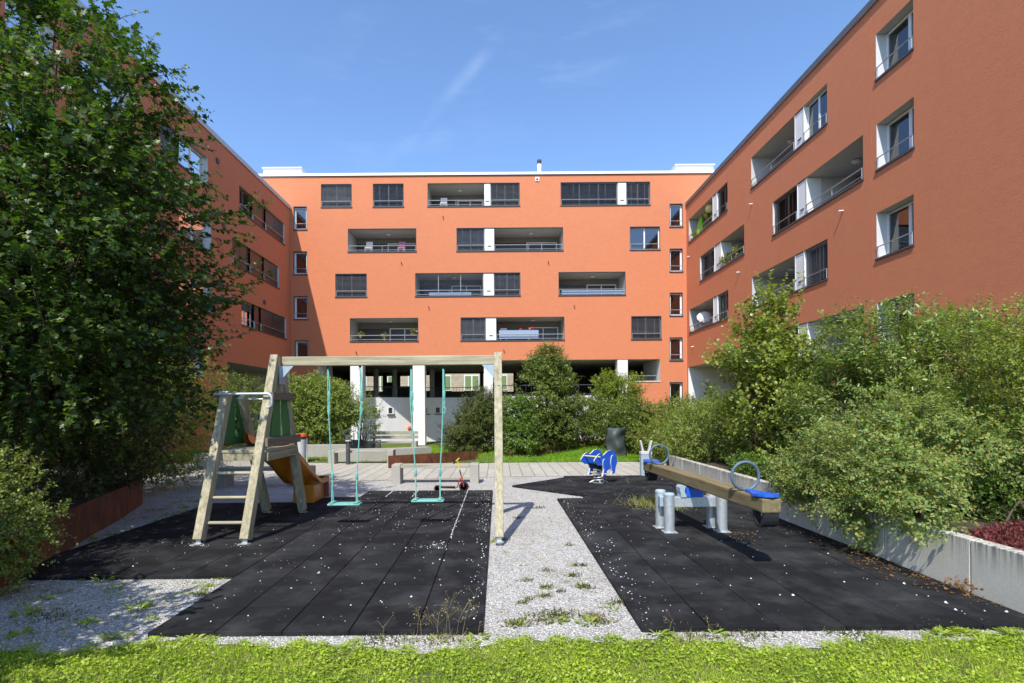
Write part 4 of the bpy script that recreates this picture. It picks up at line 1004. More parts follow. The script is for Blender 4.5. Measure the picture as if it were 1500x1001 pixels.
for x, y in ((2.185, 6.84), (2.155, 7.11), (2.865, 6.85), (2.83, 7.11)):
    mb = MB(); mb.lathe([(.066, ZM), (.066, .505)], (x, y, 0), 20); p = mb.build('post', M['galv'], ss, smooth=.8)
    mb = MB(); mb.lathe([(.069, .506), (.07, .53), (.055, .545), (0, .55)], (x, y, 0), 20); mb.build('post_cap', M['galv_dull'], p, smooth=.8)
    mb = MB(); mb.box(x - .085, x + .085, y - .085, y + .085, ZM + .001, ZM + .009); mb.build('base_plate', M['galv'], p)
mb = MB(); mb.box(2.14, 2.86, 6.915, 7.04, .345, .475); mb.build('crossbar', M['galv'], ss, bevel=.006)
mb = MB(); mb.box(2.095, 2.139, 6.93, 7.03, .35, .48); mb.build('end_plate', M['galv_dull'], ss, bevel=.006)
mb = MB(); mb.box(2.43, 2.645, 6.90, 7.06, .476, .60); pv = mb.build('pivot', M['blue'], ss, bevel=.006)
mb = MB(); mb.prism([(2.36, .476), (2.43, .476), (2.43, .50), (2.41, .54), (2.415, .60), (2.43, .617), (2.37, .625), (2.345, .60), (2.35, .55), (2.36, .51)], lambda a, b, t: (a, t, b), 6.90, 7.06); mb.build('pivot_guard', M['galv_dull'], pv, bevel=.004)

# ---- spring rider: two blue bears side by side
sx, sy, _ = gp(877, 710); 
sr = thing('spring_rider', 'blue twin bear spring rider with yellow grips on the turned rubber square', 'spring rider', (sx, sy, 0))
fw = Vector((-.80, -.60, 0)); nm = Vector((-.60, .80, 0)); ctr = Vector((sx, sy, 0))
bear = [(290, 290), (300, 270), (325, 245), (345, 218), (372, 206), (395, 215), (412, 232), (435, 215), (475, 182), (520, 173), (560, 195), (590, 240), (604, 300), (600, 350), (580, 395), (575, 440), (570, 462), (548, 474), (522, 472), (530, 440), (520, 400), (490, 415), (465, 425), (455, 450), (450, 480), (425, 492), (396, 490), (408, 455), (415, 410), (405, 370), (385, 350), (350, 350), (318, 325), (298, 310)]
fl = [(405, 300), (412, 285), (430, 275), (445, 280), (470, 330), (466, 380), (455, 430), (450, 478), (425, 490), (398, 488), (410, 450), (416, 400), (404, 350)]
rl_ = [(515, 290), (525, 250), (545, 234), (570, 240), (598, 290), (601, 340), (580, 392), (574, 438), (568, 460), (548, 472), (524, 470), (533, 440), (522, 390), (512, 340)]
def bs(p): return ((447 - p[0]) * .00222, .10 + (490 - p[1]) * .00170 + .10)
def plate(poly, off, th, name, par):
    mb = MB(); P = [bs(p) for p in poly]
    mb.prism(P, lambda a, b, t: ctr + fw * a + nm * (off + t) + Vector((0, 0, b)), -th / 2, th / 2, 0, 1)
    return mb.build(name, [M['blue'], M['cream']], par)
for off, sg in ((-.19, -1), (.19, 1)):
    b = plate(bear, off, .022, 'bear_panel', sr); plate(fl, off + sg * .019, .016, 'leg_panel', b); plate(rl_, off + sg * .019, .016, 'leg_panel', b)
    mb = MB(); e = bs((375, 248)); mb.lathe([(0, 0), (.012, 0)], (0, 0, 0), 8)
    mb.v = [tuple(ctr + fw * (e[0] + .011 * math.cos(t)) + nm * (off + sg * .0125) + Vector((0, 0, e[1] + .011 * math.sin(t)))) for t in np.linspace(0, 2 * PI, 10)[:-1]]; mb.f = [tuple(range(9))]; mb.m = [0]; mb.build('eye', M['black'], b)
def across(p, r, w, name, m):
    a, h = bs(p); mb = MB(); mb.tube([ctr + fw * a + nm * (-w) + Vector((0, 0, h)), ctr + fw * a + nm * w + Vector((0, 0, h))], r, 10); return mb.build(name, M[m], sr, smooth=.8)
across((345, 245), .016, .25, 'grip', 'yellow'); across((430, 462), .016, .25, 'foot_rest', 'yellow')
mb = MB(); a, h = bs((470, 340)); 
mb.beam(ctr + fw * (a - .17) + Vector((0, 0, h - .02)), ctr + fw * (a + .17) + Vector((0, 0, h - .02)), .352, .035, side=tuple(nm)); mb.build('seat', M['black'], sr, bevel=.008)
mb = MB(); mb.beam(ctr + Vector((0, 0, .34)), ctr + fw * (a * .5) + Vector((0, 0, h - .04)), .10, .10, side=tuple(nm)); mb.build('seat_post', M['black'], sr)
mb = MB(); mb.tube([ctr + Vector((.10 * math.cos(t), .10 * math.sin(t), ZM + .03 + t / (2 * PI) * .052)) for t in np.linspace(0, 2 * PI * 5, 90)], .014, 7); mb.build('spring', M['galv'], sr, smooth=3.2)
mb = MB(); mb.lathe([(.12, .315), (.12, .335)], tuple(ctr), 20); mb.lathe([(.13, ZM + .001), (.13, ZM + .009)], tuple(ctr), 20)
for t in np.linspace(0, 2 * PI, 5)[:-1]: mb.tube([ctr + Vector((.08 * math.cos(t), .08 * math.sin(t), ZM + .06)), ctr + Vector((.19 * math.cos(t), .19 * math.sin(t), ZM + .005))], .016, 6)
mb.build('spring_base', M['galv'], sr, smooth=.7)

# ---- scooter
x0, y0, _ = gp(640, 722); x1 = gp(679, 722)[0]; y0 = 10.52; zg = .006
sc = thing('scooter', 'small red and yellow child scooter standing on the gravel by the mat', 'scooter', (x0, y0, 0))
def wheel(x, r, wd):
    mb = MB(); mb.lathe([(r * .62, -wd / 2), (r * .92, -wd / 2), (r, -wd / 4), (r, wd / 4), (r * .92, wd / 2), (r * .62, wd / 2), (r * .62, -wd / 2)], (x, y0, zg + r), 22, axis='y'); t = mb.build('wheel', M['black'], sc, smooth=.8)
    mb = MB(); mb.lathe([(r * .62, -wd / 2.4), (r * .5, -wd / 2.4), (r * .5, wd / 2.4), (r * .62, wd / 2.4)], (x, y0, zg + r), 22, axis='y')
    mb.lathe([(0, -wd / 2), (r * .16, -wd / 2), (r * .16, wd / 2), (0, wd / 2)], (x, y0, zg + r), 12, axis='y')
    for i in range(5): a = 2 * PI * i / 5 + .3; mb.beam((x, y0, zg + r), (x + r * .55 * math.cos(a), y0, zg + r + r * .55 * math.sin(a)), r * .16, wd * .5, side=(0, 1, 0))
    mb.build('rim', M['rim'], t)
wheel(x1, .098, .04); wheel(x0, .066, .04)
mb = MB(); mb.tube([(x0 + .03, y0, zg + .085), (x1 - .17, y0, zg + .07), (x1 - .13, y0, zg + .09), (x1 - .095, y0, zg + .20), (x1 - .07, y0, zg + .255), (x1 - .035, y0, zg + .27)], .0135, 8)
mb.tube([(x1 - .055, y0, zg + .33), (x1 - .02, y0, zg + .21), (x1, y0 - .03, zg + .10)], .012, 8); mb.tube([(x1 - .02, y0, zg + .21), (x1, y0 + .03, zg + .10)], .010, 8); mb.build('frame', M['red'], sc, smooth=.8)
mb = MB(); mb.box(x0 + .02, x1 - .17, y0 - .05, y0 + .05, zg + .088, zg + .104); mb.build('deck', M['black'], sc, bevel=.005)
mb = MB(); mb.tube([(x1 - .055, y0, zg + .33), (x1 - .082, y0, zg + .43)], .0135, 8); mb.build('stem_collar', M['charcoal'], sc, smooth=.8)
mb = MB(); mb.tube([(x1 - .082, y0, zg + .43), (x1 - .125, y0, zg + .62)], .0125, 8); mb.tube([(x1 - .155, y0 - .09, zg + .60), (x1 - .095, y0 + .09, zg + .65)], .011, 8); mb.build('steering_stem', M['sc_yellow'], sc, smooth=.8)
for a, b in ((.09, .17), (-.09, -.17)):
    mb = MB(); f = lambda t: (x1 - .125 + t * .33, y0 + t, zg + .625 + t * .28); mb.tube([f(a), f(b)], .017, 8); mb.build('handle_grip', M['black'], sc, smooth=.8)

# ---- concrete planter wall on the right, panel by panel
pw = thing('planter_wall', 'grey concrete retaining wall along the right side under the bushes', 'wall', (4.03, 8, 0))
yy = [2.3, 3.45, 4.56, 5.58, 6.6, 7.62, 8.64, 9.66, 10.68, 11.7, 12.6]
for a, b in zip(yy[:-1], yy[1:]):
    mb = MB(); mb.box(4.03, 4.15, a + .006, b - .006, -.1, .495 + random.uniform(-.003, .003)); mb.build('wall_panel', M['concrete'], pw, bevel=.006)
mb = MB()
for a in yy[1:-1]: mb.box(4.05, 4.13, a - .005, a + .005, -.1, .47)
mb.build('joint_strip', M['bin_grey'], pw)
mb = MB(); mb.box(4.15, 12.2, 2.0, 13.2, -.1, .40); tag(mb.build('soil', M['soil']), kind='structure')
# sedum bed on top of the wall
n = 9000; px_ = rng.uniform(4.17, 6.2, n); py_ = rng.uniform(3.3, 5.4, n); ok = (px_ - 4.17) > (py_ - 4.86) * 1.8
px_, py_ = px_[ok], py_[ok]; n = len(px_)
D = rdir(n); D[:, 2] = np.abs(D[:, 2]) + .4
tag(link_mesh('red_sedum', leaves('red_sedum', np.stack([px_, py_, .40 + .07 * rng.random(n)], 1), D, rdir(n), rng.uniform(.02, .05, n), rng.uniform(.012, .026, n), 'round'), M['sedum']), kind='stuff')
RPs = gp(1413, 876); nn = 70
D = rdir(nn); D[:, 2] = np.abs(D[:, 2]) + .2
tag(link_mesh('sedum_sprig', leaves('sedum_sprig', np.stack([3.95 + .05 * rng.normal(size=nn), RPs[1] + .0 + .07 * rng.normal(size=nn), ZM + .10 * rng.random(nn)], 1), D, rdir(nn), rng.uniform(.02, .04, nn), rng.uniform(.015, .025, nn), 'round'), M['litter'], ), kind='stuff')

# ---- corten edgings
def strip_wall(name, label, pts, h, mat, th=.02, cat_='edging'):
    mb = MB(); n = len(pts); hs = h if isinstance(h, (list, tuple)) else [h] * n
    for i in range(n):
        p = Vector(pts[i]); d = (Vector(pts[min(i + 1, n - 1)]) - Vector(pts[max(i - 1, 0)])).normalized(); s = Vector((-d.y, d.x)) * th / 2
        z = gz(p.x, p.y); mb.v += [(p.x + s.x, p.y + s.y, z - .1), (p.x + s.x, p.y + s.y, z + hs[i]), (p.x - s.x, p.y - s.y, z + hs[i]), (p.x - s.x, p.y - s.y, z - .1)]
    for i in range(n - 1):
        for j in range(4): mb.f.append((i * 4 + j, i * 4 + (j + 1) % 4, i * 4 + 4 + (j + 1) % 4, i * 4 + 4 + j)); mb.m.append(0)
    mb.f += [(0, 1, 2, 3), tuple((n - 1) * 4 + j for j in range(4))]; mb.m += [0, 0]
    return tag(mb.build(name, M[mat]), label, cat_)
strip_wall('steel_edging', 'rusty steel bed edging in the shade beneath the large maple', [(-4.35, 4.0), (-4.75, 5.3), (-5.0, 6.0), (-5.4, 7.05), (-5.8, 8.2), (-6.3, 9.4), (-7.2, 10.4)], .47, 'corten')
mb = MB(); mb.prism([(-4.37, 4.0), (-4.77, 5.3), (-5.02, 6.0), (-5.42, 7.05), (-5.82, 8.2), (-6.32, 9.4), (-7.22, 10.4), (-13.3, 11.2), (-13.3, 2.5), (-4.6, 2.5)], lambda a, b, t: (a, b, t), -.1, .38); tag(mb.build('soil', M['soil']), kind='structure')
strip_wall('steel_edging', 'sunlit rusty steel edging behind the bench and scooter', [(-3.04, 14.66), (-2.3, 15.4), (-1.5, 16.3), (-.75, 17.15), (-.3, 17.8)], [.36, .34, .31, .27, .2], 'corten')
strip_wall('steel_edging', 'rusty steel edging under the hornbeam behind the bear rider', [(.2, 16.9), (1.0, 17.25), (2.0, 17.75), (3.2, 18.6), (4.6, 19.6)], [.3, .36, .44, .5, .5], 'corten')
mb = MB(); mb.prism([(.2, 16.93), (1.0, 17.28), (2.0, 17.78), (3.2, 18.63), (4.6, 19.63), (7, 20), (9, 13.3), (12, 13.3), (12, 23), (0, 23)], lambda a, b, t: (a, b, t), -.6, .26); tag(mb.build('soil', M['soil']), kind='structure')

# ---- benches of concrete blocks and weathered planks
def bench(x0, x1, y, label, h=.43, back=False, group='concrete and wood benches round the yard', rot=0):
    t = thing('bench', label, 'bench', ((x0 + x1) / 2, y, gz(0, y)), group); c = (x0 + x1) / 2; w = (x1 - x0) / 2
    for s in (-1, 1):
        mb = MB(); mb.box(min(s * w, s * (w - .19)), max(s * w, s * (w - .19)), -.2, .2, -.05, h); mb.build('block_leg', M['concrete_old'], t, bevel=.012, world=False)
    for i in range(3): mb = MB(); mb.box(-w + .195, w - .195, -.19 + i * .13, -.075 + i * .13, h - .075, h - .012); mb.build('seat_plank', M['wood_bench'], t, bevel=.005, world=False)
    if back:
        for z0, z1 in ((h + .08, h + .20), (h + .24, h + .37)): mb = MB(); mb.box(-w + .05, w, .20, .245, z0, z1); mb.build('back_plank', M['wood_bench'], t, bevel=.005, world=False)
        for s in (-.8, .8): mb = MB(); mb.box(s * w - .03, s * w + .03, .246, .29, .1, h + .36); mb.build('back_post', M['charcoal'], t, world=False)
    return t
bench(-2.34, -.44, 11.80, 'low bench behind the red scooter, standing between mat and pavers')
bench(-5.98, -4.0, 11.45, 'low bench in tree shade, seen through the ladder tower')
bench(-5.1, -3.15, 16.1, 'low bench beyond the path beside the dark bollard light', h=.42)
bench(-5.0, -3.1, 20.3, 'bench with a wooden backrest on the lawn before the white wall', h=.42, back=True)
o = strip_wall('curved_kerb', 'low curved concrete seat edge behind the path bench', [(-5.15, 17.0), (-4.4, 16.95), (-3.6, 17.05), (-2.8, 17.4), (-2.35, 17.75)], .38, 'concrete_old', .42, 'edging')
def block_wall(label, x0, x1, y0, y1, z0, z1, name='planter_wall'):
    mb = MB(); mb.box(x0, x1, y0, y1, z0, z1); return tag(mb.build(name, M['concrete_old'], bevel=.01), label, 'wall')
block_wall('sunlit low concrete wall seen under the tower platform', -8.6, -6.05, 15.0, 15.35, -.1, .42)
block_wall('shaded concrete planter wall below the bush left of the pillars', -7.4, -5.05, 17.9, 18.15, -.1, .46)
block_wall('pale concrete planter edge behind the bollard light', -6.5, -4.75, 21.2, 21.5, -.3, .42)
# ---- bollard light
bx, by, _ = gp(510, 681); bl2 = thing('bollard_light', 'dark bollard light with a clear glass head beside the path bench', 'bollard light', (bx, by, 0))
mb = MB(); mb.lathe([(.062, 0), (.062, .46)], (bx, by, 0), 18); mb.build('post', M['charcoal'], bl2, smooth=.8)
mb = MB(); mb.lathe([(.058, .462), (.075, .70)], (bx, by, 0), 18); mb.build('glass_head', M['glass'], bl2, smooth=.8)
mb = MB(); mb.lathe([(.03, .462), (.022, .69)], (bx, by, 0), 12); mb.build('reflector', M['rim'], bl2, smooth=.8)
mb = MB(); mb.lathe([(0, .70), (.08, .70), (.08, .725), (0, .735)], (bx, by, 0), 18); mb.build('cap', M['bin_grey'], bl2, smooth=.6)
# ---- litter bin
bx, by = at(438.5, 650, 16.6)[0], 16.6; tb = thing('litter_bin', 'grey litter bin with an orange rim beside the slide', 'bin', (bx, by, 0))
mb = MB(); mb.lathe([(.19, .12), (.205, .72)], (bx, by, 0), 20); mb.build('body', M['bin_grey'], tb, smooth=.8)
mb = MB(); mb.lathe([(.198, .722), (.20, .80)], (bx, by, 0), 20); mb.build('collar', M['charcoal'], tb, smooth=.8)
mb = MB(); mb.lathe([(.16, .80), (.225, .802), (.235, .84), (.215, .90), (.15, .905), (.145, .86), (.16, .80)], (bx, by, 0), 20); mb.build('rim', M['orange_plastic'], tb, smooth=.8)
mb = MB(); mb.tube([(bx + .21, by + .05, 0), (bx + .21, by + .05, .75)], .03, 10); mb.build('pole', M['bin_grey'], tb, smooth=.8)
# ---- forked post by the far end of the seesaw
p = at(946, 690, 12.6); fx = p[0]; fk = thing('forked_post', 'grey steel post with a forked top beside the far end of the seesaw', 'post', (fx, 12.6, 0))
mb = MB(); mb.box(fx - .125, fx + .125, 12.52, 12.68, 0, .53); mb.build('post', M['galv_dull'], fk, bevel=.01)
for s in (-1, 1): mb = MB(); mb.beam((fx + s * .06, 12.6, .56), (fx + s * .13, 12.6, .86), .035, .10, side=(1, 0, 0)); mb.build('prong', M['rim'], fk, bevel=.004)
mb = MB(); mb.box(fx - .13, fx + .13, 12.51, 12.69, .531, .60); mb.build('top_plate', M['rim'], fk, bevel=.005)
# ---- tarpaulin bundle in the hedge
p = at(902, 641, 16.9); tp = MB(); NX, NZ = 14, 14
for j in range(NZ + 1):
    for i in range(NX + 1):
        u, v = i / NX - .5, j / NZ; wob = .03 * math.sin(7 * u + 9 * v) + .025 * math.sin(13 * v - 5 * u)
        tp.v.append((p[0] + u * (.66 - .08 * v) + .02 * math.sin(8 * v), p[1] - .22 * math.cos(u * PI) + wob, .03 + .97 * v))
for j in range(NZ):
    for i in range(NX): a = j * (NX + 1) + i; tp.f.append((a, a + 1, a + NX + 2, a + NX + 1)); tp.m.append(0)
tb_ = tag(tp.build('tarpaulin', M['tarp'], smooth=1.0), 'dark tarpaulin hung over a gap in the hedge', 'tarpaulin')
so = tb_.modifiers.new('thick', 'SOLIDIFY'); so.thickness = .3; so.offset = -1
# ---- orange ball lamp on the white wall, dumpster on the deck
u, d, a = on_curve(600); zb = at(600, 627, YB + d)[2]
mb = MB(); mb.lathe([(0, -.14), (.09, -.11), (.14, 0), (.09, .11), (0, .14)], (u, YB + d - .12, zb), 16); al = tag(mb.build('signal_lamp', M['orange_plastic'], smooth=3.2), 'small round orange lamp on the white wall beside the pillar', 'lamp')
p = at(496, 580, YB + 1.4); wc = thing('waste_container', 'dark grey wheeled waste container behind the left pillar', 'waste container', (p[0], p[1], 2.42))
mb = MB(); mb.prism([(-.42, 0), (.42, 0), (.52, .75), (-.52, .75)], lambda a, b, t: (p[0] + a, p[1] + t, 2.5 + b), -.3, .3); mb.build('body', M['charcoal'], wc, bevel=.02)
mb = MB(); mb.prism([(-.54, .751), (.54, .751), (.5, .84), (-.5, .84)], lambda a, b, t: (p[0] + a, p[1] + t, 2.5 + b), -.33, .33); mb.build('lid', M['tarp'], wc, bevel=.02)

# ---- things on the balconies
def parasol(px, py0, py1, Y, X, r, label, mat, name='closed_parasol', tilt=(0, 0)):
    z0, z1 = at(px, py1, Y)[2], at(px, py0, Y)[2]; t = thing(name, label, 'parasol', (X, Y, z0))
    mb = MB(); mb.tube([(X, Y, z0 - .2), (X + tilt[0], Y + tilt[1], z1)], .018, 8); mb.build('pole', M['rim'], t)
    mb = MB(); k = 12; prof = [(.02, 1.0), (r * .45, .8), (r, .35), (r * .9, .1), (r * .5, .02)]
    for (q, h) in prof:
        for j in range(k): a = 2 * PI * j / k; rr = q * (1 + .25 * (j % 2)); mb.v.append((X + tilt[0] * h + rr * math.cos(a), Y + tilt[1] * h + rr * math.sin(a), z0 + (z1 - z0) * h))
    for i in range(len(prof) - 1):
        for j in range(k): mb.f.append((i * k + j, i * k + (j + 1) % k, (i + 1) * k + (j + 1) % k, (i + 1) * k + j)); mb.m.append(0)
    mb.build('canopy', mat, t)
M['lime'] = simple('lime_fabric', (.30, .62, .03), .8, var=.1); M['pink'] = simple('pink_paper', (.55, .22, .32), .7); M['lemon'] = simple('lemon_paper', (.72, .62, .22), .7); M['white_cloth'] = simple('white_cloth', (.75, .70, .68), .85, var=.06); M['screen'] = simple('blue_screen', (.26, .34, .48), .6, var=.06)
Yp = uw(1027, 330, XR + .45); parasol(1027, 315, 350, Yp, XR + .45, .22, 'lime green closed parasol on the top right corner balcony', M['lime'])
def ball(px, py, Xo, r, label, mat):
    Y = uw(px, py, Xo); z = at(px, py, Y)[2]; mb = MB(); mb.lathe([(r * math.sin(t), -r * math.cos(t)) for t in np.linspace(0, PI, 10)], (Xo, Y, z), 16); tag(mb.build('paper_lantern', mat, smooth=3.2), label, 'lantern')
ball(1013, 332, XR + .5, .26, 'pink paper lantern hanging in the corner balcony', M['pink']); ball(1040.5, 306, XR + .35, .28, 'yellow paper lantern hanging in the corner balcony', M['lemon'])
Yw = uw(1030, 470, XR + .3)
t = thing('parasol', 'white tilted parasol leaning on the lower corner balcony', 'parasol', (XR + .4, Yw, 6.4))
mb = MB(); k = 10; c0 = Vector((XR + .35, Yw - .1, 7.15)); axd = Vector((-.25, -.75, .55)).normalized(); s1 = axd.orthogonal().normalized(); s2 = axd.cross(s1)
for q, h in ((0.01, .20), (.18, .17), (.34, .08), (.46, -.06)):
    for j in range(k): a = 2 * PI * j / k; mb.v.append(tuple(c0 + axd * h + (s1 * math.cos(a) + s2 * math.sin(a)) * q))
for i in range(3):
    for j in range(k): mb.f.append((i * k + j, i * k + (j + 1) % k, (i + 1) * k + (j + 1) % k, (i + 1) * k + j)); mb.m.append(0)
mb.build('canopy', M['white_cloth'], t); mb = MB(); mb.tube([c0 + axd * .2, c0 - axd * .9], .015, 6); mb.build('pole', M['rim'], t)
u0, u1 = ub(731, 480), ub(789, 480); mb = MB(); FB.box(mb, u0, u1, 6.15, 6.70, -.12, -.10); tag(mb.build('privacy_screen', M['screen']), 'pale blue privacy screen on the lowest balcony of the back wing', 'screen')
u0, u1 = ub(823, 425), ub(916, 425); mb = MB(); FB.box(mb, u0, u1, 9.0, 9.26, -.12, -.10); tag(mb.build('privacy_screen', M['screen']), 'low pale blue screen behind the rail of the rightmost balcony, second balcony row up', 'screen')
u0, u1 = ub(628, 425), ub(690, 425); mb = MB(); FB.box(mb, u0, u1, 9.0, 9.22, -.24, -.22); tag(mb.build('privacy_screen', M['screen']), 'low pale blue screen behind the glazed balcony in the middle of the back wing', 'screen')
M['petal'] = leafmat('red_petals', [(.62, .03, .02), (.75, .08, .04)], .2); M['planter_leaf'] = leafmat('balcony_leaves', [(.10, .16, .03), (.2, .26, .05), (.3, .3, .1)], .3)
def pot_plants(label, spots, mat, n=40, r=.14, ll=.12, group=None):
    for k, (x, y, z) in enumerate(spots):
        D = rdir(n); D[:, 2] = np.abs(D[:, 2]); P = np.array([x, y, z]) + rdir(n) * r * rng.random((n, 1)) * np.array([1, 1, 1])
        mb = MB(); mb.lathe([(.08, -.24), (.11, -.02), (.095, -.02), (.09, -.05), (0, -.05)], (x, y, z), 12)
        pot = thing('potted_plant', label[k], 'plant', (x, y, z), group); mb.build('pot', M['litter_pot'], pot, smooth=.7)
        me = leaves('foliage', P, D, rdir(n), rng.uniform(.6, 1.2, n) * ll, rng.uniform(.3, .6, n) * ll, 'oval'); link_mesh('foliage', me, M['planter_leaf'], pot)
        if mat:
            P2 = np.array([x, y, z + .12]) + rdir(30) * .10; link_mesh('flowers', leaves('flowers', P2, rdir(30), rdir(30), np.full(30, .09), np.full(30, .08), 'round'), M[mat], pot)
M['litter_pot'] = simple('clay_pot', (.30, .13, .07), .8)
pot_plants(['red geranium left of the pair nearest the blue screen', 'red geranium in the middle of the balcony with the blue screen', 'red geranium at the door end of the blue screen'], [(ub(763, 486), YB + .35, 6.62), (ub(769, 486), YB + .35, 6.56), (ub(779.5, 486), YB + .35, 6.72)], 'petal')
pot_plants(['leafy balcony plant at the column end of the planted right balcony', 'bushy balcony plant in the middle of the planted right balcony', 'tall grassy plant at the near end of the planted right balcony', 'yellowish plant by the parasol on the top corner balcony', 'small green plant under the lime parasol'],
           [(XR + .2, uw(1060, 378, XR + .2), 9.55), (XR + .2, uw(1068, 375, XR + .2), 9.6), (XR + .2, uw(1078, 370, XR + .2), 9.7), (XR + .3, uw(1038, 323, XR + .3), 12.9), (XR + .3, uw(1020, 345, XR + .3), 12.45)], None, 90, .3, .24)
pot_plants(['leafy plant at the left end of the lowest left balcony of the back wing', 'small plant in the middle of the lowest left balcony of the back wing', 'plant at the right end of the lowest left balcony of the back wing'], [(ub(526, 486), YB + .4, 6.55), (ub(562, 486), YB + .35, 6.40), (ub(604, 486), YB + .4, 6.7)], None, 60, .22, .2)
def chair(x, y, z, label, mat):
    t = thing('balcony_chair', label, 'chair', (x, y, z))
    mb = MB(); mb.box(x - .22, x + .22, y - .22, y + .22, z + .42, z + .45); mb.build('seat', mat, t)
    mb = MB(); mb.box(x - .22, x + .22, y + .20, y + .225, z + .5, z + .92); mb.build('backrest', mat, t)
    for a in (-.2, .2):
        for c_ in (-.2, .2): mb = MB(); mb.tube([(x + a, y + c_, z), (x + a, y + c_, z + .419)], .015, 6); mb.build('leg', M['rim'], t)
chair(ub(536, 350), YB + .75, 11.84 + .02, 'white chair on the second highest left balcony of the back wing', M['white_cloth'])
chair(ub(585, 350), YB + .8, 11.84 + .02, 'lilac chair on the second highest left balcony of the back wing', M['pink'])
chair(ub(738, 490), YB + .8, 6.04 + .02, 'white chair behind the pale blue screen', M['white_cloth'])
chair(ub(648, 290), YB + .8, 14.75 + .02, 'pale chair on the highest open balcony of the back wing', M['white_cloth'])
# ================================================================== TREES, SHRUBS AND HEDGES
LM = {
 'maple': leafmat('maple_leaves', [(.028, .064, .012), (.050, .100, .016), (.038, .082, .014), (.12, .18, .024), (.06, .115, .018)], .34, .42, .45),
 'dark': leafmat('dark_leaves', [(.028, .048, .012), (.048, .072, .014), (.065, .09, .016)], .25, .45),
 'coton': leafmat('cotoneaster_leaves', [(.18, .27, .075), (.28, .36, .10), (.12, .23, .085), (.38, .38, .09), (.24, .19, .06)], .38, .5, .3),
 'yel': leafmat('yellow_green_leaves', [(.165, .235, .032), (.27, .33, .045), (.12, .19, .03), (.36, .34, .055)], .38, .48, .35),
 'dog': leafmat('dogwood_leaves', [(.115, .19, .04), (.18, .255, .05), (.27, .325, .08), (.12, .165, .04)], .36, .38, .6),
 'round': leafmat('lilac_leaves', [(.15, .215, .03), (.24, .295, .045), (.31, .335, .07), (.16, .19, .04)], .38, .38, .6),
 'horn': leafmat('hornbeam_leaves', [(.085, .125, .022), (.135, .185, .03), (.18, .225, .038)], .34, .42, .5),
 'light': leafmat('light_green_leaves', [(.095, .165, .024), (.15, .235, .034), (.115, .185, .03)], .36, .42, .5),
 'yew': leafmat('yew_needles', [(.045, .07, .014), (.085, .11, .022), (.14, .15, .035)], .1, .5, .35),
 'silver': leafmat('grey_green_leaves', [(.17, .23, .05), (.27, .33, .075), (.20, .25, .045)], .36, .46, .35),
}
def gap(p, s):
    return np.sin(p[:, 0] * 2.9 / s + 1.3) + np.sin(p[:, 1] * 3.3 / s + .4) + np.sin(p[:, 2] * 3.7 / s + 2.1) + .8 * np.sin((p[:, 0] + p[:, 2]) * 5.1 / s) + .8 * np.sin((p[:, 1] - p[:, 2]) * 5.9 / s + 1)
def tubes_np(P, R, sides=4):
    """P (n,k,3) paths, R (n,k) radii -> verts, loops, counts"""
    n, k, _ = P.shape
    d = nrm(np.gradient(P, axis=1)); ref = np.where(np.abs(d[:, :, 2:3]) > .9, np.array([1., 0, 0]), np.array([0, 0, 1.]))
    a = nrm(np.cross(d, ref)); b = np.cross(d, a)
    t = 2 * PI * np.arange(sides) / sides
    V = P[:, :, None] + R[:, :, None, None] * (a[:, :, None] * np.cos(t)[None, None, :, None] + b[:, :, None] * np.sin(t)[None, None, :, None])
    q = []
    for i in range(k - 1):
        for j in range(sides): j2 = (j + 1) % sides; q += [i * sides + j, i * sides + j2, (i + 1) * sides + j2, (i + 1) * sides + j]
    L = (np.arange(n)[:, None] * (k * sides) + np.array(q)[None]).ravel()
    return V.reshape(-1, 3), L, np.full(n * (k - 1) * sides, 4, np.int32)
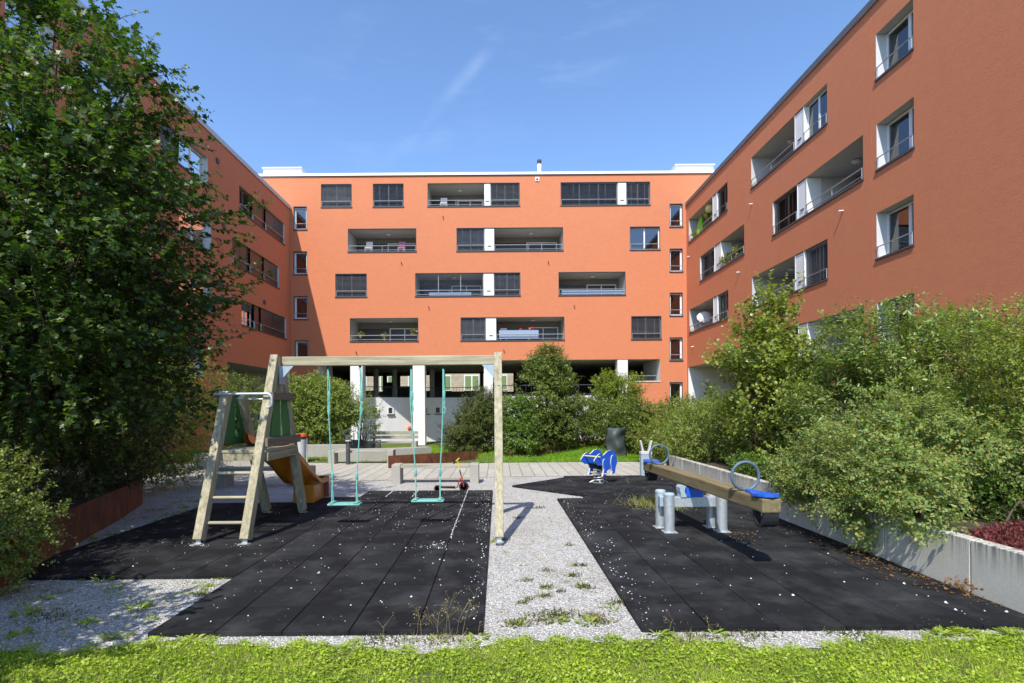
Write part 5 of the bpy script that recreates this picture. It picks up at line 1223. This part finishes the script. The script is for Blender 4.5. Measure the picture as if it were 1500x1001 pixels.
def plant(name, label, cat_, base, blobs, ntw, nlv, tl, ll, lw, shape, lm, nstem=10, sr=.03, up=.45, out=.7, rnd=.55, droop=.25, inner=.40, gp_=-9, gs=1.0, shoots=0, sl=.5, trunk=0, group=None, flat=.6, zmin=None, seed=1, parts=('foliage', 'stem'), sd=(0, 0, 1), lumpy=.11, gpz=None):
    global rng
    rng = np.random.default_rng(seed)
    B = np.array([b[:6] for b in blobs], float); vol = B[:, 3] * B[:, 4] * B[:, 5]; vol = vol ** .85; vol /= vol.sum()
    C = np.empty((0, 3)); O = np.empty((0, 3))
    while len(C) < ntw:
        m = ntw * 2; i = rng.choice(len(B), m, p=vol); d = rdir(m); r = rng.random(m) ** inner
        lump = 1 + lumpy * gap(d * 1.6 + i[:, None] * 3.7 + seed, 1.0); p = B[i, :3] + d * (r * lump)[:, None] * B[i, 3:6]; o = nrm(d / B[i, 3:6])
        ok = np.ones(m, bool)
        for b in B:                                  # keep the skin of the union, thin out what is deep inside
            q = np.linalg.norm((p - b[:3]) / b[3:6], axis=1); ok &= ~((q < .55) & (rng.random(m) < .8))
        ok &= gap(p, gs) > (gp_ if gpz is None else np.interp(p[:, 2], [gpz[0], gpz[2]], [gpz[1], gpz[3]]))
        if zmin is not None: ok &= p[:, 2] > zmin
        C = np.concatenate([C, p[ok]]); O = np.concatenate([O, o[ok]])
    C, O = C[:ntw], O[:ntw]
    TD = nrm(O * out + np.array([0, 0, up]) + rdir(ntw) * rnd); TL = tl * rng.uniform(.6, 1.3, ntw)
    if shoots:
        i = rng.choice(ntw, shoots, p=(lambda w: w / w.sum())(np.maximum(0.05, O[:, 2] + .3) ** 2))
        C = np.concatenate([C, C[i]]); O = np.concatenate([O, O[i]]); TD = np.concatenate([TD, nrm(np.array(sd) * 1.0 + O[i] * .55 + rdir(shoots) * .25)]); TL = np.concatenate([TL, sl * rng.uniform(.6, 1.3, shoots)])
    n = len(C); S0 = C - TD * TL[:, None] * .45
    cur = np.array([0, 0, -1.0]) * droop
    def pos(t): return S0 + TD * (TL * t)[:, None] + cur * (TL * t * t)[:, None] * .6
    P, D, N, L, W = [], [], [], [], []
    for k in range(nlv):
        t = np.clip((k + .3 + .7 * rng.random(n)) / nlv, 0, 1.02); side = rdir(n); side = nrm(side - TD * np.sum(side * TD, 1, keepdims=True))
        dd = nrm(TD * .5 + side * .9 + np.array([0, 0, .10 - droop * .6])); P.append(pos(t) + side * ll * .12); D.append(dd)
        N.append(np.array([0, 0, 1.0]) * flat + rdir(n) * .55 + O * .35)
        s = ll * rng.uniform(.6, 1.25, n) * (1.05 - .35 * t); L.append(s); W.append(s * lw / ll * rng.uniform(.8, 1.2, n))
    P, D, N, L, W = map(np.concatenate, (P, D, N, L, W))
    if zmin is not None:
        ok = P[:, 2] > zmin - .12; P, D, N, L, W = P[ok], D[ok], N[ok], L[ok], W[ok]
    t = thing(name, label, cat_, base, group)
    link_mesh(parts[0], leaves(parts[0], P, D, N, L, W, shape), LM[lm], t)
    # woody parts: twigs, limbs from the base to the twig bases, trunk
    TP = np.stack([pos(np.full(n, q)) for q in (0, .5, 1.0)], 1); TR = np.stack([np.full(n, max(.0022, tl * .009)), np.full(n, max(.0018, tl * .006)), np.full(n, .001)], 1)
    V1, L1, C1 = tubes_np(TP, TR, 3)
    b0 = np.array(base, float); m = nstem; i = rng.choice(len(S0), m); E = S0[i]
    st = np.tile(b0, (m, 1))
    if trunk: st = b0 + np.array([0, 0, 1.0]) * (rng.uniform(.15, .75, m) * trunk)[:, None]
    else: st = st + rng.normal(size=(m, 3)) * np.array([.18, .18, 0]) * min(1, abs(B[:, 3].max()))
    ctrl = st * .5 + E * .5 + np.array([0, 0, 1.0]) * (.22 * np.linalg.norm(E - st, axis=1))[:, None] * (.2 if trunk else 1); ctrl += rng.normal(size=(m, 3)) * .08
    ts = np.linspace(0, 1, 7); SP = np.stack([st * (1 - q) ** 2 + ctrl * 2 * q * (1 - q) + E * q * q for q in ts], 1); SR = sr * (1 - .85 * ts)[None] * rng.uniform(.6, 1.2, (m, 1))
    V2, L2, C2 = tubes_np(SP, SR, 6)
    Vs, Ls, Cs = [V1, V2], [L1, L2 + len(V1)], [C1, C2]
    if trunk:
        tp = np.stack([b0 + np.array([.10 * math.sin(3 * q), .08 * math.sin(4 * q + 1), trunk * q]) for q in np.linspace(0, 1, 9)])[None]; trr = (sr * 2.6 * (1 - .75 * np.linspace(0, 1, 9)))[None]
        V3, L3, C3 = tubes_np(tp, trr, 10); Vs.append(V3); Ls.append(L3 + len(V1) + len(V2)); Cs.append(C3)
    me = np_mesh(parts[1], np.concatenate(Vs), np.concatenate(Ls), np.concatenate(Cs)); link_mesh(parts[1], me, M['bark' if trunk else 'twig'], t, smooth=3.2)
    return t
TP_ = ('crown', 'trunk')
# field maple on the left
mb_ = [(-5.35, 6.0, 2.2, 2.0, 1.9, 1.0), (-5.5, 6.0, 3.1, 2.2, 2.2, 1.0), (-5.5, 6.0, 4.0, 2.0, 2.1, 1.0), (-5.5, 6.0, 4.9, 1.7, 1.9, .9), (-5.6, 6.0, 5.7, 1.2, 1.5, .8), (-5.55, 6.0, 6.5, .85, .9, .8),
       (-4.15, 6.1, 3.1, .62, .8, .42), (-4.15, 5.9, 4.3, .55, .8, .45), (-4.1, 5.8, 5.2, .55, .7, .42), (-4.1, 5.6, 2.45, .55, .7, .35), (-4.4, 5.7, 5.8, .45, .6, .4)]
SC = 6.7 / 6.0
mb_ = [(a * SC, b * SC, 1.65 + (c - 1.65) * SC, p * SC, q * SC, r * SC) for a, b, c, p, q, r in mb_]
plant('maple_tree', 'large maple with lobed leaves overhanging the left edge of the playground', 'tree', (-6.2, 7.1, .35), mb_, 4000, 17, .58, .078, .078, 'maple', 'maple', nstem=90, sr=.030, up=.15, rnd=.42, out=.8, droop=.25, inner=.38, gpz=(3.6, -2.2, 5.6, -.35), gs=1.0, shoots=190, sl=.62, trunk=6.2, seed=11, parts=TP_, flat=1.1)
plant('shrub', 'broad bush outside the frame nearer the camera shading the gravel', 'shrub', (-4.6, 2.5, 0), [(-4.5, 2.5, 1.2, 1.2, 1.1, .8), (-4.3, 2.6, 2.1, 1.05, .9, .7), (-4.6, 2.3, 2.7, .8, .8, .5)], 1500, 12, .42, .085, .06, 'oval', 'horn', nstem=40, sr=.02, gp_=-1.6, seed=12)
# dark understorey behind the rusty edging
G = 'dark shrubs behind the rusty edging'
plant('shrub', 'dark shrub under the maple beside the left picture edge', 'shrub', (-7.0, 7.6, .38), [(-6.9, 7.7, 1.3, 1.3, 1.0, 1.0), (-7.2, 7.8, 2.3, 1.2, 1.0, .9), (-5.85, 7.4, .75, .5, .7, .35)], 1500, 10, .3, .075, .035, 'oval', 'dark', seed=21, zmin=.4, droop=.4)
plant('shrub', 'dark shrub under the maple right above the rusty edging', 'shrub', (-6.7, 9.2, .38), [(-6.75, 9.0, 1.3, 1.1, 1.0, 1.0), (-7.0, 9.1, 2.3, 1.2, 1.0, 1.0), (-6.1, 8.9, .7, .45, .7, .35)], 1500, 10, .3, .07, .033, 'oval', 'dark', seed=22, zmin=.4, droop=.4)
plant('shrub', 'shrub with yellow green edges left of the ladder tower', 'shrub', (-7.2, 11.2, .3), [(-7.2, 11.0, 1.2, 1.35, 1.1, 1.1), (-7.3, 11.2, 2.2, 1.2, 1.0, .9)], 1700, 10, .3, .07, .035, 'oval', 'yel', seed=23, zmin=.1)
plant('shrub', 'dark shrub far left behind the maple trunk', 'shrub', (-8.7, 9.5, .38), [(-8.6, 9.0, 1.5, 1.4, 1.2, 1.2), (-8.8, 9.4, 2.8, 1.3, 1.2, 1.1)], 1500, 9, .32, .08, .04, 'oval', 'dark', seed=24, zmin=.4)
plant('shrub', 'tall dark shrub between the maple and the left wing', 'shrub', (-10.0, 13.5, 0), [(-9.6, 13.2, 1.4, 1.6, 1.3, 1.4), (-9.7, 13.4, 3.0, 1.4, 1.3, 1.2)], 1500, 9, .35, .09, .045, 'oval', 'dark', seed=25)
plant('shrub', 'sunlit small leaved bush in the lower left corner by the gravel', 'shrub', (-4.85, 4.9, .38), [(-4.75, 4.75, .75, .62, .55, .5), (-4.5, 4.85, .6, .45, .4, .30), (-4.95, 4.9, 1.05, .5, .5, .36), (-4.42, 4.8, .32, .3, .3, .2)], 900, 12, .22, .038, .025, 'oval', 'silver', nstem=50, sr=.012, seed=26, droop=.3, shoots=50, sl=.4, sd=(.5, -.2, .4), zmin=.08)
# right planter
plant('shrub', 'fine leaved cotoneaster draping over the concrete wall', 'shrub', (5.1, 6.5, .4), [(4.22, 6.3, .95, .62, 1.0, .52), (4.2, 5.5, .85, .52, .55, .44), (4.3, 7.3, .80, .52, .6, .38), (5.0, 6.4, 1.15, .95, 1.1, .62), (3.87, 5.6, .52, .32, .52, .25), (3.85, 6.4, .56, .33, .75, .28), (3.9, 7.2, .60, .26, .4, .22), (4.0, 5.15, .60, .32, .38, .20), (3.93, 5.75, .28, .13, .16, .24), (5.5, 6.9, 1.2, 1.0, 1.0, .6)], 4300, 12, .22, .043, .030, 'oval', 'coton', nstem=60, sr=.012, up=.3, droop=.5, inner=.33, seed=31, shoots=190, sl=.42, sd=(-.4, -.2, .3), zmin=.08, gp_=-1.0, gs=.6)
plant('shrub', 'yellow green shrub at the right picture edge above the red sedum', 'shrub', (6.3, 6.2, .4), [(6.3, 6.35, 1.3, 1.15, .9, .85), (6.5, 6.1, 2.0, 1.1, 1.1, .72), (5.9, 6.0, 1.0, .7, .5, .6), (7.3, 6.2, 1.4, 1.0, 1.0, .8)], 3000, 12, .27, .046, .029, 'oval', 'yel', nstem=60, sr=.014, up=.4, droop=.3, inner=.38, seed=32, shoots=200, sl=.6, zmin=.4, gp_=-.8, gs=.7)
plant('shrub', 'bright green leafy shrub low on the wall beside the red sedum', 'shrub', (5.3, 5.2, .4), [(5.6, 5.85, .75, .75, .42, .38), (6.4, 5.5, .9, .6, .45, .45)], 900, 11, .22, .045, .03, 'oval', 'light', nstem=30, sr=.01, seed=33, zmin=.4)
plant('shrub', 'tall broad leaved dogwood in the middle of the right bushes', 'shrub', (6.7, 8.6, .4), [(6.5, 8.5, 1.5, 1.35, 1.1, 1.1), (6.4, 8.5, 2.4, 1.2, 1.1, .85), (7.7, 8.6, 2.3, 1.0, 1.1, .9), (5.6, 8.3, 1.7, .9, .9, .9)], 3000, 11, .34, .085, .036, 'oval', 'dog', nstem=60, sr=.02, up=.55, droop=.55, seed=34, shoots=150, sl=.8, zmin=.4, gp_=-.9, gs=.9)
plant('shrub', 'tall open shrub with round leaves reaching the right wing balconies', 'shrub', (5.4, 10.2, .4), [(5.35, 10.2, 1.5, 1.15, 1.1, 1.1), (5.35, 10.3, 2.5, 1.05, 1.0, .85), (5.4, 10.4, 3.3, .75, .75, .6), (4.5, 10.2, 1.9, .55, .6, .8)], 1500, 9, .42, .085, .066, 'round', 'round', nstem=70, sr=.02, up=.8, droop=.15, seed=35, shoots=110, sl=.8, gp_=-.35, gs=.8, zmin=.4)
plant('shrub', 'grey green bush behind the concrete wall at the far end of the seesaw', 'shrub', (4.9, 12.6, .3), [(4.75, 12.4, 1.0, .85, 1.0, .82), (5.4, 11.7, 1.1, .9, .9, .9), (4.9, 13.4, .9, 1.0, .8, .8)], 1900, 12, .28, .058, .034, 'oval', 'silver', nstem=40, sr=.014, seed=36, shoots=80, sl=.4, zmin=.2)
plant('shrub', 'dense green bush between the seesaw wall and the right wing', 'shrub', (8.2, 12.0, .4), [(7.6, 11.6, 1.6, 1.5, 1.3, 1.4), (9.2, 11.0, 2.0, 1.4, 1.4, 1.4), (8.4, 9.6, 1.9, 1.0, 1.0, 1.3)], 2400, 10, .36, .075, .04, 'oval', 'dog', nstem=40, sr=.02, seed=37, shoots=60, sl=.5, zmin=.4)
plant('shrub', 'low bright green plants on top of the wall behind the seesaw', 'shrub', (4.6, 9.2, .4), [(4.55, 9.2, .55, .35, 1.1, .25), (4.6, 8.0, .5, .3, .6, .2)], 420, 9, .22, .07, .04, 'oval', 'light', nstem=16, sr=.006, seed=38, zmin=.4)
plant('hedge', 'clipped beech hedge closing the yard behind the bear rider', 'hedge', (5.3, 17.6, .2), [(3.6, 18.3, 1.0, .9, .5, .85), (2.7, 19.2, .95, .9, .5, .85), (3.2, 19.6, 1.6, .8, .5, .5), (4.6, 17.7, 1.0, 1.0, .6, .95), (4.2, 17.9, .7, 1.0, .5, .6), (5.7, 16.9, 1.0, 1.1, .6, .9), (6.9, 16.3, 1.1, 1.1, .6, .95), (5.2, 17.4, 1.45, 1.0, .4, .36), (4.0, 18.1, 1.40, .8, .4, .36), (6.3, 16.7, 1.5, 1.0, .5, .4)], 3600, 12, .24, .072, .048, 'oval', 'horn', nstem=30, sr=.014, up=.2, droop=.1, seed=39, inner=.3)
plant('shrub', 'grey leaved bush joining the hedge left of the tall open shrub', 'shrub', (6.4, 14.6, .2), [(6.0, 14.3, 1.0, 1.1, .9, .9), (7.2, 14.0, 1.3, 1.1, 1.0, 1.1), (4.85, 15.6, .85, .9, .6, .85)], 1800, 12, .28, .065, .04, 'oval', 'yel', nstem=30, sr=.014, seed=40, shoots=50, sl=.35)
plant('shrub', 'upright shrub before the right end of the open ground floor', 'shrub', (4.55, 20.4, .2), [(4.45, 20.2, 1.2, 1.2, 1.0, .95), (4.55, 20.3, 2.1, 1.0, .9, .8), (4.2, 20.2, 2.6, .5, .5, .45)], 2000, 12, .36, .085, .046, 'oval', 'yel', nstem=30, sr=.02, up=.6, seed=41, shoots=110, sl=.55, droop=.3)
plant('hornbeam', 'dense upright hornbeam standing behind the right swing post', 'tree', (1.75, 18.2, .2), [(1.75, 18.2, .9, 1.2, 1.1, .85), (1.72, 18.2, 1.8, 1.25, 1.1, .9), (1.7, 18.2, 2.7, .98, .9, .75), (1.65, 18.2, 3.3, .6, .6, .5)], 3000, 12, .36, .085, .048, 'oval', 'horn', nstem=60, sr=.03, up=.6, seed=42, shoots=150, sl=.6, droop=.35, gp_=-1.7, inner=.36)
plant('shrub', 'light green rounded shrub between the yew and the hornbeam', 'shrub', (.75, 17.4, .1), [(.72, 17.2, .75, .72, .6, .62), (.55, 17.3, 1.5, .55, .5, .6)], 1300, 12, .26, .075, .045, 'oval', 'light', nstem=24, sr=.014, seed=43, shoots=40, sl=.3)
plant('yew', 'dark spiky yew behind the swing frame', 'shrub', (-.85, 18.3, .0), [(-.75, 18.2, .95, .92, .7, .7), (-.45, 18.2, 1.55, .72, .6, .6), (-1.05, 18.1, .55, .75, .6, .5)], 3000, 16, .36, .085, .028, 'diamond', 'yew', nstem=30, sr=.016, up=.55, out=.9, rnd=.35, seed=44, droop=.1, shoots=130, sl=.55, lumpy=.2)
plant('shrub', 'leafy light shrub in the planter before the left pillar', 'shrub', (-6.3, 19.2, .4), [(-6.45, 19.2, 1.3, 1.25, .9, .95), (-6.5, 19.2, 2.2, 1.15, .9, .75), (-5.6, 19.1, 1.6, .8, .7, .7)], 2400, 12, .34, .085, .052, 'oval', 'silver', nstem=40, sr=.016, up=.4, seed=45, shoots=80, sl=.45)
plant('shrub', 'thin branching shrub reaching across the left white pillar', 'shrub', (-5.1, 19.6, .3), [(-5.0, 19.6, 1.7, .62, .5, .65), (-4.7, 19.6, 1.3, .5, .5, .6)], 260, 9, .36, .06, .038, 'oval', 'silver', nstem=30, sr=.012, up=.5, seed=46, gp_=-1.0)
plant('shrub', 'green bush against the left wing behind the tower', 'shrub', (-9.0, 19.0, .0), [(-8.9, 18.8, 1.2, 1.4, 1.1, 1.2), (-9.2, 19.0, 2.2, 1.1, 1.0, .8)], 1500, 10, .32, .065, .04, 'oval', 'horn', nstem=30, sr=.016, seed=47)
plant('hedge', 'low hedge at the foot of the right wing beyond the passage', 'hedge', (9.6, 21.5, 0), [(8.0, 22.0, 1.0, 1.5, .8, 1.1), (10.0, 21.0, 1.0, 1.6, .8, 1.1), (11.3, 19.0, 1.1, .9, 1.5, 1.2)], 1800, 9, .3, .06, .04, 'oval', 'horn', nstem=20, sr=.014, seed=48)
# ================================================================== SKY, SUN, CAMERA
world = bpy.data.worlds.new('World'); scene.world = world; world.use_nodes = True
wt = world.node_tree; bg = wt.nodes['Background']
sky = wt.nodes.new('ShaderNodeTexSky'); sky.sky_type = 'NISHITA'; sky.sun_disc = False
LD = Vector((.232, .75, -1.0)).normalized()
EL = math.asin(-LD.z); AZ = math.atan2(-LD.x, -LD.y)
sky.sun_elevation = EL; sky.sun_rotation = AZ % (2 * PI)
sky.altitude = 500; sky.air_density = 1.0; sky.dust_density = 0.6; sky.ozone_density = 6.0
bg.inputs['Strength'].default_value = 0.137
# a few thin cirrus streaks in the sky itself
tc = wt.nodes.new('ShaderNodeTexCoord'); mp = wt.nodes.new('ShaderNodeMapping'); mp.inputs['Rotation'].default_value = (0, math.radians(-38), 0); mp.inputs['Scale'].default_value = (3.2, 3.0, 14.0)
wt.links.new(tc.outputs['Generated'], mp.inputs['Vector'])
nz = wt.nodes.new('ShaderNodeTexNoise'); nz.inputs['Scale'].default_value = 1.6; nz.inputs['Detail'].default_value = 7; nz.inputs['Roughness'].default_value = .62; wt.links.new(mp.outputs[0], nz.inputs['Vector'])
n2 = wt.nodes.new('ShaderNodeTexNoise'); n2.inputs['Scale'].default_value = 3.1; n2.inputs['Detail'].default_value = 3; wt.links.new(tc.outputs['Generated'], n2.inputs['Vector'])
r1_ = wt.nodes.new('ShaderNodeValToRGB'); r1_.color_ramp.elements[0].position = .52; r1_.color_ramp.elements[1].position = .80; wt.links.new(nz.outputs['Fac'], r1_.inputs[0])
r2_ = wt.nodes.new('ShaderNodeValToRGB'); r2_.color_ramp.elements[0].position = .48; r2_.color_ramp.elements[1].position = .66; wt.links.new(n2.outputs['Fac'], r2_.inputs[0])
mu = wt.nodes.new('ShaderNodeMath'); mu.operation = 'MULTIPLY'; wt.links.new(r1_.outputs[0], mu.inputs[0]); wt.links.new(r2_.outputs[0], mu.inputs[1])
m3 = wt.nodes.new('ShaderNodeMath'); m3.operation = 'MULTIPLY'; m3.inputs[1].default_value = .10; wt.links.new(mu.outputs[0], m3.inputs[0])
# one old contrail: a narrow band along a great circle, broken up by noise
def sdir(px, py): p = Vector(at(px, py, 1.0)) - Vector((0, 0, H)); return p.normalized()
cn = sdir(560, 248).cross(sdir(790, -8)).normalized()
dt = wt.nodes.new('ShaderNodeVectorMath'); dt.operation = 'DOT_PRODUCT'; wt.links.new(tc.outputs['Generated'], dt.inputs[0]); dt.inputs[1].default_value = cn
ab = wt.nodes.new('ShaderNodeMath'); ab.operation = 'ABSOLUTE'; wt.links.new(dt.outputs['Value'], ab.inputs[0])
rc = wt.nodes.new('ShaderNodeMapRange'); wt.links.new(ab.outputs[0], rc.inputs[0]); rc.inputs[1].default_value = .016; rc.inputs[2].default_value = .0; rc.interpolation_type = 'SMOOTHSTEP'
n4 = wt.nodes.new('ShaderNodeTexNoise'); n4.inputs['Scale'].default_value = 7.0; n4.inputs['Detail'].default_value = 6; wt.links.new(tc.outputs['Generated'], n4.inputs['Vector'])
r4 = wt.nodes.new('ShaderNodeMapRange'); wt.links.new(n4.outputs['Fac'], r4.inputs[0]); r4.inputs[1].default_value = .40; r4.inputs[2].default_value = .68
m4 = wt.nodes.new('ShaderNodeMath'); m4.operation = 'MULTIPLY'; wt.links.new(rc.outputs[0], m4.inputs[0]); wt.links.new(r4.outputs[0], m4.inputs[1])
m5 = wt.nodes.new('ShaderNodeMath'); m5.operation = 'MULTIPLY_ADD'; wt.links.new(m4.outputs[0], m5.inputs[0]); m5.inputs[1].default_value = .09; wt.links.new(m3.outputs[0], m5.inputs[2])
mxs = wt.nodes.new('ShaderNodeMix'); mxs.data_type = 'RGBA'; wt.links.new(m5.outputs[0], mxs.inputs[0]); wt.links.new(sky.outputs[0], mxs.inputs[6]); mxs.inputs[7].default_value = (6.2, 6.8, 7.6, 1)
wt.links.new(mxs.outputs[2], bg.inputs['Color'])

sun = bpy.data.lights.new('sun', 'SUN'); sun.energy = 3.0; sun.angle = math.radians(.53); sun.color = (1, .955, .88)
so_ = bpy.data.objects.new('sun', sun); COL.objects.link(so_); so_.rotation_euler = LD.to_track_quat('-Z', 'Y').to_euler(); so_.location = (-20, -70, 95)

cam = bpy.data.cameras.new('camera'); co = bpy.data.objects.new('camera', cam); COL.objects.link(co); scene.camera = co
cam.sensor_fit = 'HORIZONTAL'; cam.sensor_width = 36; cam.lens = 36 * F / 1500; cam.clip_start = .05; cam.clip_end = 2000
cam.shift_x = (750 - VPX) / 1500; cam.shift_y = (VPY - 500.5) / 1500
co.location = (0, 0, H); co.rotation_euler = (Matrix.Rotation(PI / 2, 4, 'X') @ Matrix.Rotation(-ROLL, 4, 'Z')).to_euler()

vs_ = scene.view_settings; vs_.view_transform = 'Standard'; vs_.look = 'None'; vs_.gamma = 1; vs_.exposure = 1.06
scene.cycles.max_bounces = 8; scene.cycles.transparent_max_bounces = 12; scene.cycles.diffuse_bounces = 4
